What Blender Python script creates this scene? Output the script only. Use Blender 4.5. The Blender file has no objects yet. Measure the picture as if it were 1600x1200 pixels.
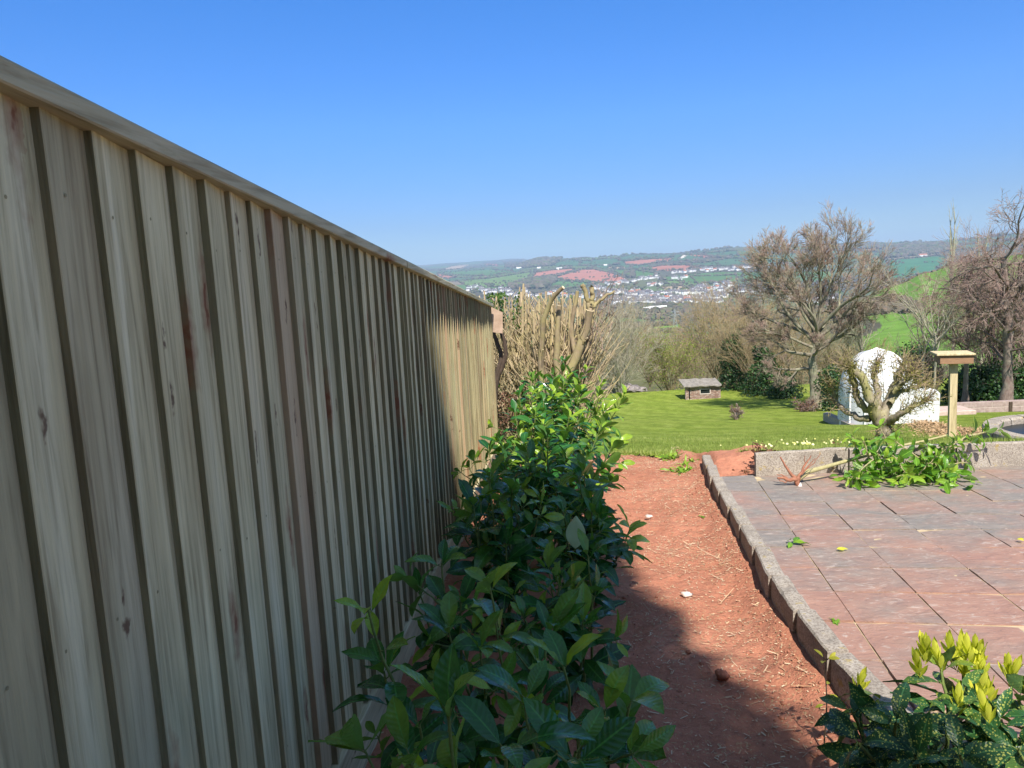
import bpy, math, random
import numpy as np
from mathutils import Matrix, Vector
rad = math.radians
rng = np.random.default_rng(7)
SC = bpy.context.scene

# ------------------------------------------------------------------ camera
FP = 1202.0
def nrm(v):
    v = np.asarray(v, float)
    return v/np.maximum(np.linalg.norm(v, axis=-1, keepdims=True), 1e-12)
def cdir(u, v): return np.array([(u-800)/FP, (v-600)/FP, 1.0])
_up = -nrm(cdir(1266, 9365)); _F = nrm(cdir(863, 522))
_Y = nrm(_F-_up*_F.dot(_up)); _X = np.cross(_Y, _up)
MW = np.array([_X, _Y, _up])                 # camera axes -> world axes (Y runs along the fence)
CAM = np.array([0, 0, 1.45])
cam_d = bpy.data.cameras.new('camera'); cam = bpy.data.objects.new('camera', cam_d)
SC.collection.objects.link(cam); SC.camera = cam
r_, d_, f_ = MW@[1, 0, 0], MW@[0, 1, 0], MW@[0, 0, 1]
cam.matrix_world = Matrix(((r_[0], -d_[0], -f_[0], CAM[0]), (r_[1], -d_[1], -f_[1], CAM[1]), (r_[2], -d_[2], -f_[2], CAM[2]), (0, 0, 0, 1)))
cam_d.sensor_width = 36; cam_d.lens = FP/1600*36; cam_d.clip_start = 0.05; cam_d.clip_end = 40000
SC.render.resolution_x = 1024; SC.render.resolution_y = 768

# ------------------------------------------------------------------ sky, sun, exposure
SUN_EL, SUN_AZ = 50.0, 7.5                  # behind the camera, a little to the right
w = bpy.data.worlds.new('World'); SC.world = w; w.use_nodes = True
nt = w.node_tree; bg = nt.nodes['Background']
sky = nt.nodes.new('ShaderNodeTexSky'); sky.sky_type = 'NISHITA'; sky.sun_disc = False
sky.sun_elevation = rad(SUN_EL); sky.sun_rotation = rad(180-SUN_AZ)
sky.air_density = 1.0; sky.dust_density = 0.1; sky.ozone_density = 5.0; sky.altitude = 800
hs = nt.nodes.new('ShaderNodeHueSaturation'); hs.inputs['Saturation'].default_value = 1.22; hs.inputs['Hue'].default_value = .519
nt.links.new(sky.outputs[0], hs.inputs['Color']); bg.inputs[1].default_value = 0.12
# grading of the clear sky with height: bluer low down, upper sky brightened and warmed as added fill for the shade
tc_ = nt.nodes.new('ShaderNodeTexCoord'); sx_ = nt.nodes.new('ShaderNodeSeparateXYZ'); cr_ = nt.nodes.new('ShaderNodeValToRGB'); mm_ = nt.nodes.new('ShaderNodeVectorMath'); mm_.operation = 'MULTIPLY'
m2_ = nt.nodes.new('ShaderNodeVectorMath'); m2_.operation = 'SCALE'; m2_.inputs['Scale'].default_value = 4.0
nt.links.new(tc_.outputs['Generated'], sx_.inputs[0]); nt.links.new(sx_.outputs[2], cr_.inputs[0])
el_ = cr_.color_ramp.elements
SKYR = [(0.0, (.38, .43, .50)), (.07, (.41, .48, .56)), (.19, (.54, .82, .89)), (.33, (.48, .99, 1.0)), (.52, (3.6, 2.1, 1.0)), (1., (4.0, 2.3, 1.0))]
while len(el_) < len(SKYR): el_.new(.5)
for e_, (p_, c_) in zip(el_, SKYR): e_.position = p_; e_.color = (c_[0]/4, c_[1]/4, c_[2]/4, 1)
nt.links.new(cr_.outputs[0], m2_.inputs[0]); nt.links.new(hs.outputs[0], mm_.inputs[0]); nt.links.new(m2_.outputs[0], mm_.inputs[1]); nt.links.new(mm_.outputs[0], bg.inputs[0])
sl = bpy.data.lights.new('sun', 'SUN'); sl.energy = 5.0; sl.angle = rad(0.8); sl.color = (1, .94, .85)
so = bpy.data.objects.new('sun', sl); SC.collection.objects.link(so)
sd = Vector((-math.sin(rad(SUN_AZ))*math.cos(rad(SUN_EL)), math.cos(rad(SUN_AZ))*math.cos(rad(SUN_EL)), -math.sin(rad(SUN_EL))))
so.rotation_euler = sd.to_track_quat('-Z', 'Y').to_euler()
so['label'] = 'sun'
SC.view_settings.view_transform = 'Standard'; SC.view_settings.look = 'None'
SC.view_settings.exposure = 0.72; SC.view_settings.gamma = 1

# ------------------------------------------------------------------ projection helpers
def ray(u, v): return MW@cdir(u, v)
def at(u, v, Y):
    """world point seen at photo pixel (u,v) at distance Y along the fence direction"""
    r = ray(u, v); return CAM+r*(Y/r[1])
def project(P):
    c = (np.asarray(P)-CAM)@MW
    return 800+FP*c[..., 0]/c[..., 2], 600+FP*c[..., 1]/c[..., 2]
def hor_v(u):
    lo, hi = 300., 600.
    for _ in range(30):
        m = (lo+hi)/2
        if ray(u, m)[2] > 0: lo = m
        else: hi = m
    return lo
SLOPE = -0.0742
_py = np.array([-50, 0, 8.8, 12, 20, 30, 36, 40, 44, 60])
_pz = np.array([0.0, 0, -.653, -1.28, -2.75, -4.10, -4.62, -4.78, -5.5, -9.0])
_ry = np.array([6.0, 6.7, 10.0, 12, 20, 30, 36, 40, 44, 60])
_rz = np.array([-.19, -.20, -.92, -1.33, -2.75, -4.10, -4.62, -4.78, -5.5, -9.0])
def terr(x, y):
    x = np.asarray(x, float); y = np.asarray(y, float)
    return np.interp(y, _py, _pz)
def lawn_z(x, y):
    x = np.asarray(x, float); y = np.asarray(y, float)
    a = np.interp(y, _py, _pz); b = np.interp(y, _ry, _rz)
    k = np.clip((x-1.45)/.35, 0, 1)
    return a*(1-k)+b*k+.03+.025*np.sin(x*.9+y*.5)*np.clip((y-9)/4, 0, 1)
def patio_z(y): return .13+SLOPE*np.asarray(y, float)
def on_plane(u, v, z0, s=SLOPE):
    r = ray(u, v); t = (z0-CAM[2])/(r[2]-s*r[1]); return CAM+r*t
def on_lawn(u, v):
    r = ray(u, v); t = 5.0
    while t < 60:
        p = CAM+r*t
        if p[2] < lawn_z(p[0], p[1]): return p
        t += .02
    return p

# ------------------------------------------------------------------ mesh builder
class MB:
    def __init__(s): s.v = []; s.f = []; s.m = []; s.a = []; s.n = 0
    def add(s, V, F, m=0, a=None):
        V = np.asarray(V, float).reshape(-1, 3); F = np.asarray(F, int)
        if not len(F): return
        s.v.append(V); s.f.append(F+s.n); s.m.append(np.full(len(F), m, int) if np.isscalar(m) else np.asarray(m))
        if a is None: a = np.zeros((len(V), 3))
        a = np.asarray(a, float)
        if a.ndim == 1: a = np.tile(a, (len(V), 1))
        s.a.append(a); s.n += len(V)
    def box(s, x0, x1, y0, y1, z0, z1, m=0, a=None, M=None, bev=0):
        if bev:
            b = bev
            V = []
            for z, i in ((z0, b), (z0+b, 0), (z1-b, 0), (z1, b)):
                V += [(x0+i, y0+i, z), (x1-i, y0+i, z), (x1-i, y1-i, z), (x0+i, y1-i, z)]
            F = [(3, 2, 1, 0), (12, 13, 14, 15)]
            for k in range(3):
                for j in range(4): F.append((4*k+j, 4*k+(j+1) % 4, 4*k+4+(j+1) % 4, 4*k+4+j))
        else:
            V = [(x0, y0, z0), (x1, y0, z0), (x1, y1, z0), (x0, y1, z0), (x0, y0, z1), (x1, y0, z1), (x1, y1, z1), (x0, y1, z1)]
            F = [(3, 2, 1, 0), (4, 5, 6, 7), (0, 1, 5, 4), (1, 2, 6, 5), (2, 3, 7, 6), (3, 0, 4, 7)]
        V = np.array(V, float)
        if M is not None: V = np.array([tuple(M@Vector(p)) for p in V])
        s.add(V, F, m, a)
    def tubes(s, P, R, sides=4, m=0, a=None, cap=False):
        """P (n,k,3) paths, R (n,k) radii"""
        P = np.asarray(P, float); R = np.asarray(R, float)
        n, k, _ = P.shape
        if n == 0: return
        T = np.empty_like(P); T[:, 1:-1] = P[:, 2:]-P[:, :-2]; T[:, 0] = P[:, 1]-P[:, 0]; T[:, -1] = P[:, -1]-P[:, -2]
        T = nrm(T)
        ref = np.where(np.abs(T[:, :1, 2:3]) > .8, np.array([1., .2, 0]), np.array([.1, 0, 1.]))
        U = nrm(np.cross(T, np.broadcast_to(ref, T.shape))); W = np.cross(T, U)
        an = np.arange(sides)*2*np.pi/sides
        ring = P[:, :, None]+R[:, :, None, None]*(np.cos(an)[:, None]*U[:, :, None]+np.sin(an)[:, None]*W[:, :, None])
        idx = np.arange(n*k*sides).reshape(n, k, sides)
        A = idx[:, :-1]; B = idx[:, 1:]
        F = np.stack([A, np.roll(A, -1, 2), np.roll(B, -1, 2), B], -1).reshape(-1, 4)
        at_ = None
        if a is not None:
            a = np.asarray(a, float)
            at_ = np.broadcast_to(a.reshape(-1, 1, 1, 3), (n, k, sides, 3)).reshape(-1, 3)
        s.add(ring.reshape(-1, 3), F, m, at_)
        if cap:
            s.add(ring[:, -1].reshape(-1, 3), np.arange(n*sides).reshape(n, sides), m, None if a is None else np.repeat(a.reshape(-1, 3), sides, 0) if len(a.reshape(-1, 3)) == n else a)
    def build(s, name, mats, parent=None, smooth=False, bevel=0):
        me = bpy.data.meshes.new(name)
        V = np.concatenate(s.v); me.vertices.add(len(V)); me.vertices.foreach_set('co', V.astype(np.float32).ravel())
        tot = np.concatenate([np.full(len(f), f.shape[1]) for f in s.f]); loops = np.concatenate([f.ravel() for f in s.f])
        me.loops.add(len(loops)); me.loops.foreach_set('vertex_index', loops.astype(np.int32))
        me.polygons.add(len(tot)); st = np.concatenate([[0], np.cumsum(tot)[:-1]])
        me.polygons.foreach_set('loop_start', st.astype(np.int32))
        me.polygons.foreach_set('material_index', np.concatenate(s.m).astype(np.int32))
        me.polygons.foreach_set('use_smooth', np.full(len(tot), smooth))
        me.update(calc_edges=True)
        at_ = me.attributes.new('luv', 'FLOAT_VECTOR', 'POINT'); at_.data.foreach_set('vector', np.concatenate(s.a).astype(np.float32).ravel())
        for m in (mats if isinstance(mats, (list, tuple)) else [mats]): me.materials.append(m)
        o = bpy.data.objects.new(name, me); SC.collection.objects.link(o)
        if parent is not None: o.parent = parent
        if bevel:
            b = o.modifiers.new('bevel', 'BEVEL'); b.width = bevel; b.segments = 2; b.limit_method = 'ANGLE'
        return o
def recenter(o, p):
    """move a mesh object's origin to p (world), keeping the shape in place"""
    p = Vector([float(c) for c in p]); o.data.transform(Matrix.Translation(-p)); o.location = p
    for c in o.children: c.location = c.location-p
def tag(o, label=None, cat=None, group=None, kind=None):
    if label: o['label'] = label
    if cat: o['category'] = cat
    if group: o['group'] = group
    if kind: o['kind'] = kind
    return o
def thing(name, label, cat, loc=(0, 0, 0), group=None):
    o = bpy.data.objects.new(name, None); SC.collection.objects.link(o); o.empty_display_size = .1
    o.location = [float(c) for c in loc]
    return tag(o, label, cat, group)
def under(o, p):
    """parent o to Empty p whose children were modelled in world coordinates"""
    o.parent = p; o.matrix_parent_inverse = Matrix.Identity(4)
    o.data.transform(Matrix.Translation(-p.location)); return o
def part(mb, name, mats, t, smooth=False, bevel=0):
    o = mb.build(name, mats, None, smooth, bevel); return under(o, t)

# ------------------------------------------------------------------ material helper
class N:
    def __init__(s, name):
        s.m = bpy.data.materials.new(name); s.m.use_nodes = True; s.t = s.m.node_tree
        s.b = s.t.nodes['Principled BSDF']; s.out = s.t.nodes['Material Output']
        s.b.inputs['Roughness'].default_value = .8; s.b.inputs['Specular IOR Level'].default_value = .3
    def n(s, typ, **k):
        n = s.t.nodes.new('ShaderNode'+typ)
        for a, b in k.items():
            if hasattr(n, a): setattr(n, a, b)
            else: s.set(n.inputs[a.replace('_', ' ')], b)
        return n
    def set(s, inp, v):
        if isinstance(v, bpy.types.NodeSocket): s.t.links.new(v, inp)
        else: inp.default_value = v
    def coord(s, scale=(1, 1, 1), kind='Object', loc=(0, 0, 0), rot=(0, 0, 0)):
        tc = s.n('TexCoord'); mp = s.n('Mapping'); s.set(mp.inputs[0], tc.outputs[kind]); mp.inputs['Scale'].default_value = scale
        mp.inputs['Location'].default_value = loc; mp.inputs['Rotation'].default_value = rot
        return mp.outputs[0]
    def noise(s, vec, scale, detail=4, rough=.55, out='Fac', dist=0):
        n = s.n('TexNoise'); s.set(n.inputs['Vector'], vec); n.inputs['Scale'].default_value = scale
        n.inputs['Detail'].default_value = detail; n.inputs['Roughness'].default_value = rough; n.inputs['Distortion'].default_value = dist
        return n.outputs[out]
    def ramp(s, fac, stops, interp='LINEAR'):
        n = s.n('ValToRGB'); s.set(n.inputs[0], fac); e = n.color_ramp.elements; n.color_ramp.interpolation = interp
        while len(e) < len(stops): e.new(.5)
        for el, (p, c) in zip(e, stops):
            el.position = p; el.color = (tuple(c)+(1,)) if not np.isscalar(c) else (c, c, c, 1)
        return n.outputs[0]
    def mix(s, fac, a, b, mode='MIX'):
        n = s.n('Mix', data_type='RGBA', blend_type=mode)
        s.set(n.inputs[0], fac)
        for i, c in ((6, a), (7, b)): s.set(n.inputs[i], c if isinstance(c, bpy.types.NodeSocket) else tuple(c)+(1,) if len(c) == 3 else c)
        return n.outputs[2]
    def math(s, op, a, b=0., clamp=False):
        n = s.n('Math', operation=op, use_clamp=clamp); s.set(n.inputs[0], a); s.set(n.inputs[1], b); return n.outputs[0]
    def attr(s, name='luv'):
        a = s.n('Attribute'); a.attribute_name = name; x = s.n('SeparateXYZ'); s.set(x.inputs[0], a.outputs['Vector']); return x.outputs
    def base(s, c): s.set(s.b.inputs['Base Color'], c if isinstance(c, bpy.types.NodeSocket) else tuple(c)+(1,))
    def bump(s, h, strength=.5, dist=.01, prev=None):
        n = s.n('Bump'); s.set(n.inputs['Height'], h); n.inputs['Strength'].default_value = strength; n.inputs['Distance'].default_value = dist
        if prev is not None: s.set(n.inputs['Normal'], prev)
        s.set(s.b.inputs['Normal'], n.outputs[0]); return n.outputs[0]
    def rough(s, v): s.set(s.b.inputs['Roughness'], v)

def mat_wood(name, c0, c1, c2, axis='z', knots=True, tint_amt=1.0, fine=1.0):
    m = N(name)
    sc = {'z': (1, 1, .06), 'y': (1, .06, 1), 'x': (.06, 1, 1)}[axis]
    v = m.coord(sc); a = m.attr()
    # shift the grain per board
    va = m.n('VectorMath', operation='ADD'); m.set(va.inputs[0], v)
    cb = m.n('CombineXYZ'); m.set(cb.inputs[0], m.math('MULTIPLY', a[0], 7.3)); m.set(cb.inputs[1], m.math('MULTIPLY', a[0], 3.1)); m.set(cb.inputs[2], m.math('MULTIPLY', a[0], 5.7))
    m.set(va.inputs[1], cb.outputs[0]); v = va.outputs[0]
    g1 = m.noise(v, 55*fine, 6, .6, dist=.4); g2 = m.noise(v, 9*fine, 3, .5, dist=1.2); g3 = m.noise(v, 210*fine, 2, .5)
    col = m.ramp(g2, [(.3, c0), (.55, c1), (.75, c2)])
    grain = m.ramp(g1, [(.28, (.42, .38, .32)), (.5, (.92, .92, .90)), (.7, (1.15, 1.14, 1.1))])
    col = m.mix(.85, col, grain, 'MULTIPLY')
    # board to board tint: y = warm/pink, z = brightness
    col = m.mix(m.math('MULTIPLY', a[1], tint_amt), col, (.46, .28, .18))
    br = m.n('Mix', data_type='RGBA', blend_type='MULTIPLY'); br.inputs[0].default_value = 1
    m.set(br.inputs[6], col); cc = m.n('CombineXYZ')
    for i in range(3): m.set(cc.inputs[i], m.math('ADD', a[2], 1.0))
    m.set(br.inputs[7], cc.outputs[0]); col = br.outputs[2]
    big = m.noise(m.coord((1, .5, .5)), 2.2, 4, .6)
    col = m.mix(m.ramp(big, [(.5, 0.), (.75, .4)]), col, (.22, .235, .14))
    if knots:
        vo = m.n('TexVoronoi', voronoi_dimensions='2D'); vo.inputs['Scale'].default_value = 5.2; vk = m.coord({'z': (0, 1.6, .42), 'y': (0, .42, 1.6), 'x': (.42, 0, 1.6)}[axis]); cb2 = m.n('CombineXYZ'); m.set(cb2.inputs[{'z': 1, 'y': 1, 'x': 0}[axis]], m.math('MULTIPLY', a[0], 3.1)); m.set(cb2.inputs[2], m.math('MULTIPLY', a[0], 5.7))
        wob = m.n('VectorMath', operation='ADD'); m.set(wob.inputs[0], vk); m.set(wob.inputs[1], cb2.outputs[0]); dn = m.n('VectorMath', operation='ADD'); m.set(dn.inputs[0], wob.outputs[0]); sc3 = m.n('VectorMath', operation='SCALE'); m.set(sc3.inputs[0], m.noise(m.coord(), 22, 3, out='Color')); sc3.inputs['Scale'].default_value = .09; m.set(dn.inputs[1], sc3.outputs[0]); s2 = m.n('SeparateXYZ'); m.set(s2.inputs[0], dn.outputs[0]); c2_ = m.n('CombineXYZ'); m.set(c2_.inputs[0], s2.outputs[{'z': 1, 'y': 1, 'x': 0}[axis]]); m.set(c2_.inputs[1], s2.outputs[2]); m.set(vo.inputs['Vector'], c2_.outputs[0])
        sel = m.n('SeparateXYZ'); m.set(sel.inputs[0], vo.outputs['Color'])
        k = m.math('MULTIPLY', m.ramp(vo.outputs['Distance'], [(.035, 1.), (.085, 0.)]), m.math('GREATER_THAN', sel.outputs[0], .45))
        col = m.mix(m.math('MULTIPLY', k, .85), col, (.10, .042, .022))
        k2 = m.math('MULTIPLY', m.ramp(vo.outputs['Distance'], [(.06, .7), (.3, 0.)]), m.math('GREATER_THAN', sel.outputs[0], .68))
        col = m.mix(k2, col, (.24, .09, .045))
    m.base(col); m.rough(m.ramp(g1, [(.3, .85), (.7, .65)]))
    m.bump(m.math('ADD', g1, m.math('MULTIPLY', g3, .5)), .55, .004)
    return m.m

def mat_leaf(name, dark, mid, young, back, rough=.28, speck=None, transl=.22, vein=.5, spec=.5):
    """luv.x across (-1..1), luv.y along (0..1), luv.z random tint"""
    m = N(name); a = m.attr()
    base = m.ramp(a[2], [(0.0, dark), (.5, mid), (1.0, young)])
    n = m.noise(m.coord(), 30, 3)
    base = m.mix(m.ramp(n, [(.35, .35), (.7, 0.)]), base, tuple(c*.55 for c in dark))
    ax = m.math('ABSOLUTE', a[0])
    rib = m.ramp(ax, [(.03, 1.), (.10, 0.)])
    w = m.math('SINE', m.math('SUBTRACT', m.math('MULTIPLY', a[1], 62.), m.math('MULTIPLY', ax, 9.)))
    base = m.mix(m.math('MULTIPLY', rib, vein), base, tuple(min(1, c*2.2+.03) for c in mid))
    base = m.mix(m.math('MULTIPLY', m.ramp(w, [(.75, 0.), (1., .5)]), vein*.55), base, tuple(c*1.7 for c in mid))
    if speck:
        vo = m.n('TexVoronoi'); m.set(vo.inputs['Vector'], m.coord()); vo.inputs['Scale'].default_value = 150
        sp = m.math('LESS_THAN', vo.outputs['Distance'], m.math('MULTIPLY', m.noise(m.coord(), 70, 2), .62)); nn = m.noise(m.coord(), 26, 2)
        sp = m.math('MULTIPLY', sp, m.ramp(nn, [(.36, 0.), (.46, 1.)])); base = m.mix(sp, base, speck)
    g = m.n('NewGeometry'); base = m.mix(m.math('MULTIPLY', g.outputs['Backfacing'], .75), base, back)
    m.base(base); m.b.inputs['Specular IOR Level'].default_value = spec
    m.rough(m.ramp(m.noise(m.coord(), 18, 3), [(.3, rough), (.7, rough+.17)]))
    h = m.math('ADD', m.math('MULTIPLY', w, .25), m.math('MULTIPLY', m.noise(m.coord(), 60, 2), .8)); m.bump(h, .35, .0025)
    tr = m.n('BsdfTranslucent'); m.set(tr.inputs[0], m.mix(1., base, (1.5, 1.7, .6), 'MULTIPLY'))
    mx = m.n('MixShader'); mx.inputs[0].default_value = transl; m.set(mx.inputs[1], m.b.outputs[0]); m.set(mx.inputs[2], tr.outputs[0]); m.set(m.out.inputs[0], mx.outputs[0])
    return m.m

def mat_bark(name, c0, c1, c2=None, scale=30, lichen=None, lichen_amt=.5, tint=True):
    m = N(name); v = m.coord((1, 1, .35)); a = m.attr()
    n = m.noise(v, scale, 5, .65); n2 = m.noise(m.coord(), 3.5, 4)
    col = m.ramp(n, [(.3, c0), (.7, c1)])
    if c2: col = m.mix(a[1], col, c2)
    if c2: col = m.mix(1., col, m.ramp(a[2], [(0., (.62, .62, .62)), (.3, (1., 1., 1.)), (1., (1.25, 1.22, 1.2))]), 'MULTIPLY')
    if lichen: col = m.mix(m.math('MULTIPLY', m.ramp(n2, [(.45, 0.), (.62, 1.)]), lichen_amt), col, lichen)
    m.base(col); m.rough(.9); m.bump(n, .7, .01); return m.m

def mat_simple(name, c0, c1, scale=20, rough=.85, bump=.3, dist=.01, stretch=(1, 1, 1)):
    m = N(name); n = m.noise(m.coord(stretch), scale, 6, .6); m.base(m.ramp(n, [(.3, c0), (.7, c1)])); m.rough(rough); m.bump(n, bump, dist); return m.m

MT = {}
MT['board'] = mat_wood('treated_board', (.45, .38, .215), (.59, .52, .315), (.71, .645, .43))
MT['boardedge_shade'] = mat_wood('sawn_edge_shade_toned', (.17, .15, .08), (.24, .21, .115), (.31, .275, .16))  # sawn near edges of the boards, darkened to paint in their shade
MT['railwood'] = mat_wood('treated_rail', (.42, .37, .24), (.52, .47, .31), (.58, .54, .39), axis='y', knots=True)
MT['newpine'] = mat_wood('pale_pine', (.46, .37, .21), (.58, .48, .29), (.66, .56, .36), knots=True, tint_amt=1, fine=2.2)
MT['brownwood'] = mat_wood('brown_stained_wood', (.20, .11, .055), (.27, .15, .075), (.33, .19, .10), axis='x', knots=False)
MT['laurel'] = mat_leaf('laurel_leaf', (.012, .068, .022), (.038, .155, .026), (.30, .44, .03), (.15, .28, .07), rough=.16, transl=.25, spec=.5)
MT['cutlaurel'] = mat_leaf('cut_laurel_leaf', (.05, .16, .015), (.16, .33, .025), (.36, .50, .05), (.22, .32, .10), rough=.3, transl=.3)
MT['aucuba'] = mat_leaf('spotted_leaf', (.014, .055, .02), (.035, .11, .03), (.22, .30, .03), (.08, .14, .05), rough=.28, spec=.35, speck=(.34, .37, .08), transl=.15)
MT['shoot'] = mat_leaf('yellow_shoot', (.30, .36, .03), (.62, .60, .05), (.80, .74, .08), (.62, .62, .08), rough=.45, transl=.35, vein=.2)
MT['stem'] = mat_simple('green_stem', (.10, .14, .04), (.20, .26, .07), 40, .6)
MT['woodystem'] = mat_simple('woody_stem', (.10, .06, .035), (.20, .13, .08), 40, .8)
MT['yellowstem'] = mat_simple('yellow_stem', (.28, .25, .12), (.44, .39, .20), 40, .6)
MT['bark'] = mat_bark('grey_bark', (.10, .082, .06), (.27, .24, .185), (.29, .19, .16), 22, (.34, .36, .22), .45)
MT['purpbark'] = mat_bark('purple_brown_bark', (.11, .075, .062), (.25, .185, .155), (.27, .175, .15), 22, (.33, .33, .26), .35)
MT['brownbark'] = mat_bark('brown_twigs', (.17, .13, .08), (.31, .235, .145), (.33, .245, .14), 22, (.20, .22, .08), .4)
MT['greybark'] = mat_bark('pale_grey_twigs', (.22, .20, .155), (.37, .34, .27), (.33, .29, .21), 22, (.30, .32, .18), .4)
MT['palebark'] = mat_bark('pale_straight_stem', (.30, .30, .20), (.44, .42, .30), None, 22)
MT['tanbark'] = mat_bark('tan_cut_stems', (.25, .18, .11), (.50, .39, .26), (.50, .41, .25), 28, (.38, .34, .13), .5)
MT['darkstem'] = mat_bark('dark_vine', (.045, .03, .022), (.10, .07, .05), None, 40)
MT['cut'] = mat_simple('cut_wood', (.62, .48, .28), (.80, .68, .46), 60, .8)
MT['ivy'] = mat_leaf('ivy_leaf', (.015, .05, .012), (.035, .10, .02), (.12, .20, .03), (.06, .11, .03), rough=.4, transl=.2, vein=.1)
MT['bud'] = mat_leaf('spring_leaf', (.12, .17, .02), (.25, .32, .04), (.38, .44, .07), (.25, .31, .07), rough=.6, transl=.35, vein=.1)
MT['moss'] = mat_leaf('moss_leaf', (.14, .13, .03), (.26, .25, .05), (.36, .33, .09), (.25, .22, .08), rough=.8, transl=.2, vein=.1)
MT['deadleaf'] = mat_leaf('dead_leaf', (.07, .035, .02), (.16, .08, .04), (.32, .18, .08), (.2, .1, .06), rough=.7, transl=.1, vein=.1)
MT['concrete'] = None

def m_concrete():
    m = N('weathered_concrete'); v = m.coord(); n = m.noise(v, 7, 5, .6); f = m.noise(v, 90, 4, .7); vo = m.n('TexVoronoi'); m.set(vo.inputs['Vector'], v); vo.inputs['Scale'].default_value = 120
    c = m.ramp(n, [(.3, (.30, .26, .215)), (.55, (.41, .36, .30)), (.75, (.48, .44, .38))])
    c = m.mix(m.ramp(f, [(.38, .75), (.56, 0.)]), c, (.13, .10, .08)); c = m.mix(m.ramp(vo.outputs['Distance'], [(.1, .5), (.3, 0.)]), c, (.55, .50, .42))
    li = m.noise(v, 14, 4, .7); c = m.mix(m.ramp(li, [(.60, 0.), (.68, .8)]), c, (.33, .24, .07))
    m.base(c); m.rough(.95); m.bump(m.math('ADD', f, n), .8, .006); return m.m
MT['concrete'] = m_concrete()
MT['grassy'] = None

def m_soil():
    m = N('red_soil'); v = m.coord(); n = m.noise(v, 1.6, 5, .6); f = m.noise(v, 26, 6, .7); g = m.noise(v, 120, 3, .7)
    c = m.ramp(n, [(.3, (.40, .165, .10)), (.55, (.50, .21, .13)), (.75, (.56, .26, .165))])
    c = m.mix(m.ramp(f, [(.32, .55), (.55, 0.)]), c, (.25, .10, .065))
    ch = m.noise(m.coord((1, .45, 1), rot=(0, 0, .5)), 95, 2, .6); patch = m.noise(v, 2.3, 3, .55)
    c = m.mix(m.math('MULTIPLY', m.ramp(ch, [(.60, 0.), (.66, 1.)]), m.ramp(patch, [(.42, .1), (.62, .9)])), c, (.50, .37, .20))
    m.base(c); m.rough(.97); m.b.inputs['Specular IOR Level'].default_value = .15
    h = m.math('ADD', m.math('MULTIPLY', f, 1.), m.math('MULTIPLY', g, .4)); m.bump(h, .9, .02); return m.m
MT['soil'] = m_soil()
def m_lawn():
    m = N('lawn_grass'); v = m.coord(); n = m.noise(v, .5, 4, .6); f = m.noise(m.coord((1, .6, 1)), 7, 6, .75); g = m.noise(m.coord((1, .35, 1)), 45, 4, .75)
    c = m.ramp(f, [(.28, (.13, .175, .028)), (.5, (.215, .275, .05)), (.72, (.31, .36, .085))])
    c = m.mix(m.ramp(n, [(.40, 0.), (.70, .55)]), c, (.33, .34, .11))
    wv = m.n('TexWave', wave_type='BANDS', bands_direction='X'); m.set(wv.inputs['Vector'], m.coord((1, 1, 1), rot=(0, 0, rad(-24)))); wv.inputs['Scale'].default_value = .3; wv.inputs['Distortion'].default_value = 1.2; wv.inputs['Detail'].default_value = 1; wv.inputs['Detail Scale'].default_value = .3
    c = m.mix(m.ramp(wv.outputs['Fac'], [(.4, 0.), (.6, .30)]), c, (.34, .42, .10))
    c = m.mix(m.ramp(g, [(.36, .7), (.52, 0.)]), c, (.085, .135, .02))
    c = m.mix(m.ramp(g, [(.60, 0.), (.74, .5)]), c, (.33, .36, .11))
    t1 = m.noise(m.coord((1, .5, 1), rot=(0, 0, .4)), 2.6, 5, .7); t2 = m.noise(v, 1.1, 5, .65)
    c = m.mix(m.ramp(t1, [(.38, .5), (.52, 0.)]), c, (.10, .155, .025)); c = m.mix(m.ramp(t1, [(.55, 0.), (.68, .45)]), c, (.34, .39, .13)); c = m.mix(m.ramp(t2, [(.58, 0.), (.72, .5)]), c, (.32, .33, .13))
    m.base(m.mix(1., c, (1.14, 1.18, .85), 'MULTIPLY')); m.rough(.95); m.b.inputs['Specular IOR Level'].default_value = .08; m.bump(m.math('ADD', f, g), 1., .06); return m.m
MT['lawn'] = m_lawn()
def m_patio():
    m = N('riven_slabs'); a = m.attr(); v = m.coord()
    va = m.n('VectorMath', operation='ADD'); m.set(va.inputs[0], m.coord((.55, 1.25, 1))); cb = m.n('CombineXYZ'); m.set(cb.inputs[0], m.math('MULTIPLY', a[0], 13.)); m.set(cb.inputs[1], m.math('MULTIPLY', a[0], 7.)); m.set(va.inputs[1], cb.outputs[0])
    r1 = m.noise(va.outputs[0], 4.5, 7, .68, dist=1.6); r2 = m.noise(va.outputs[0], 15, 7, .75, dist=2.2)
    n = m.noise(v, .75, 4, .6)
    red = m.mix(r1, (.29, .15, .108), (.42, .25, .185)); grey = m.mix(r1, (.175, .152, .130), (.295, .26, .225))
    sel = m.math('ADD', m.math('MULTIPLY', a[1], .75), m.math('MULTIPLY', m.math('SUBTRACT', m.noise(v, 1.6, 5, .65), .5), 2.0))
    c = m.mix(m.ramp(sel, [(.10, 0.), (.62, 1.)]), red, grey)
    c = m.mix(m.ramp(r2, [(.34, .5), (.46, 0.)]), c, (.14, .10, .085))
    c = m.mix(m.ramp(r2, [(.55, 0.), (.64, .75)]), c, (.47, .39, .33))
    m.base(c); m.rough(m.ramp(r1, [(.3, .5), (.7, .8)])); m.b.inputs['Specular IOR Level'].default_value = .45
    m.bump(m.math('ADD', r1, m.math('MULTIPLY', r2, .5)), .9, .012); return m.m
MT['patio'] = m_patio()
MT['joint'] = mat_simple('sandy_joint', (.30, .22, .13), (.60, .48, .30), 9, .95)
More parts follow.
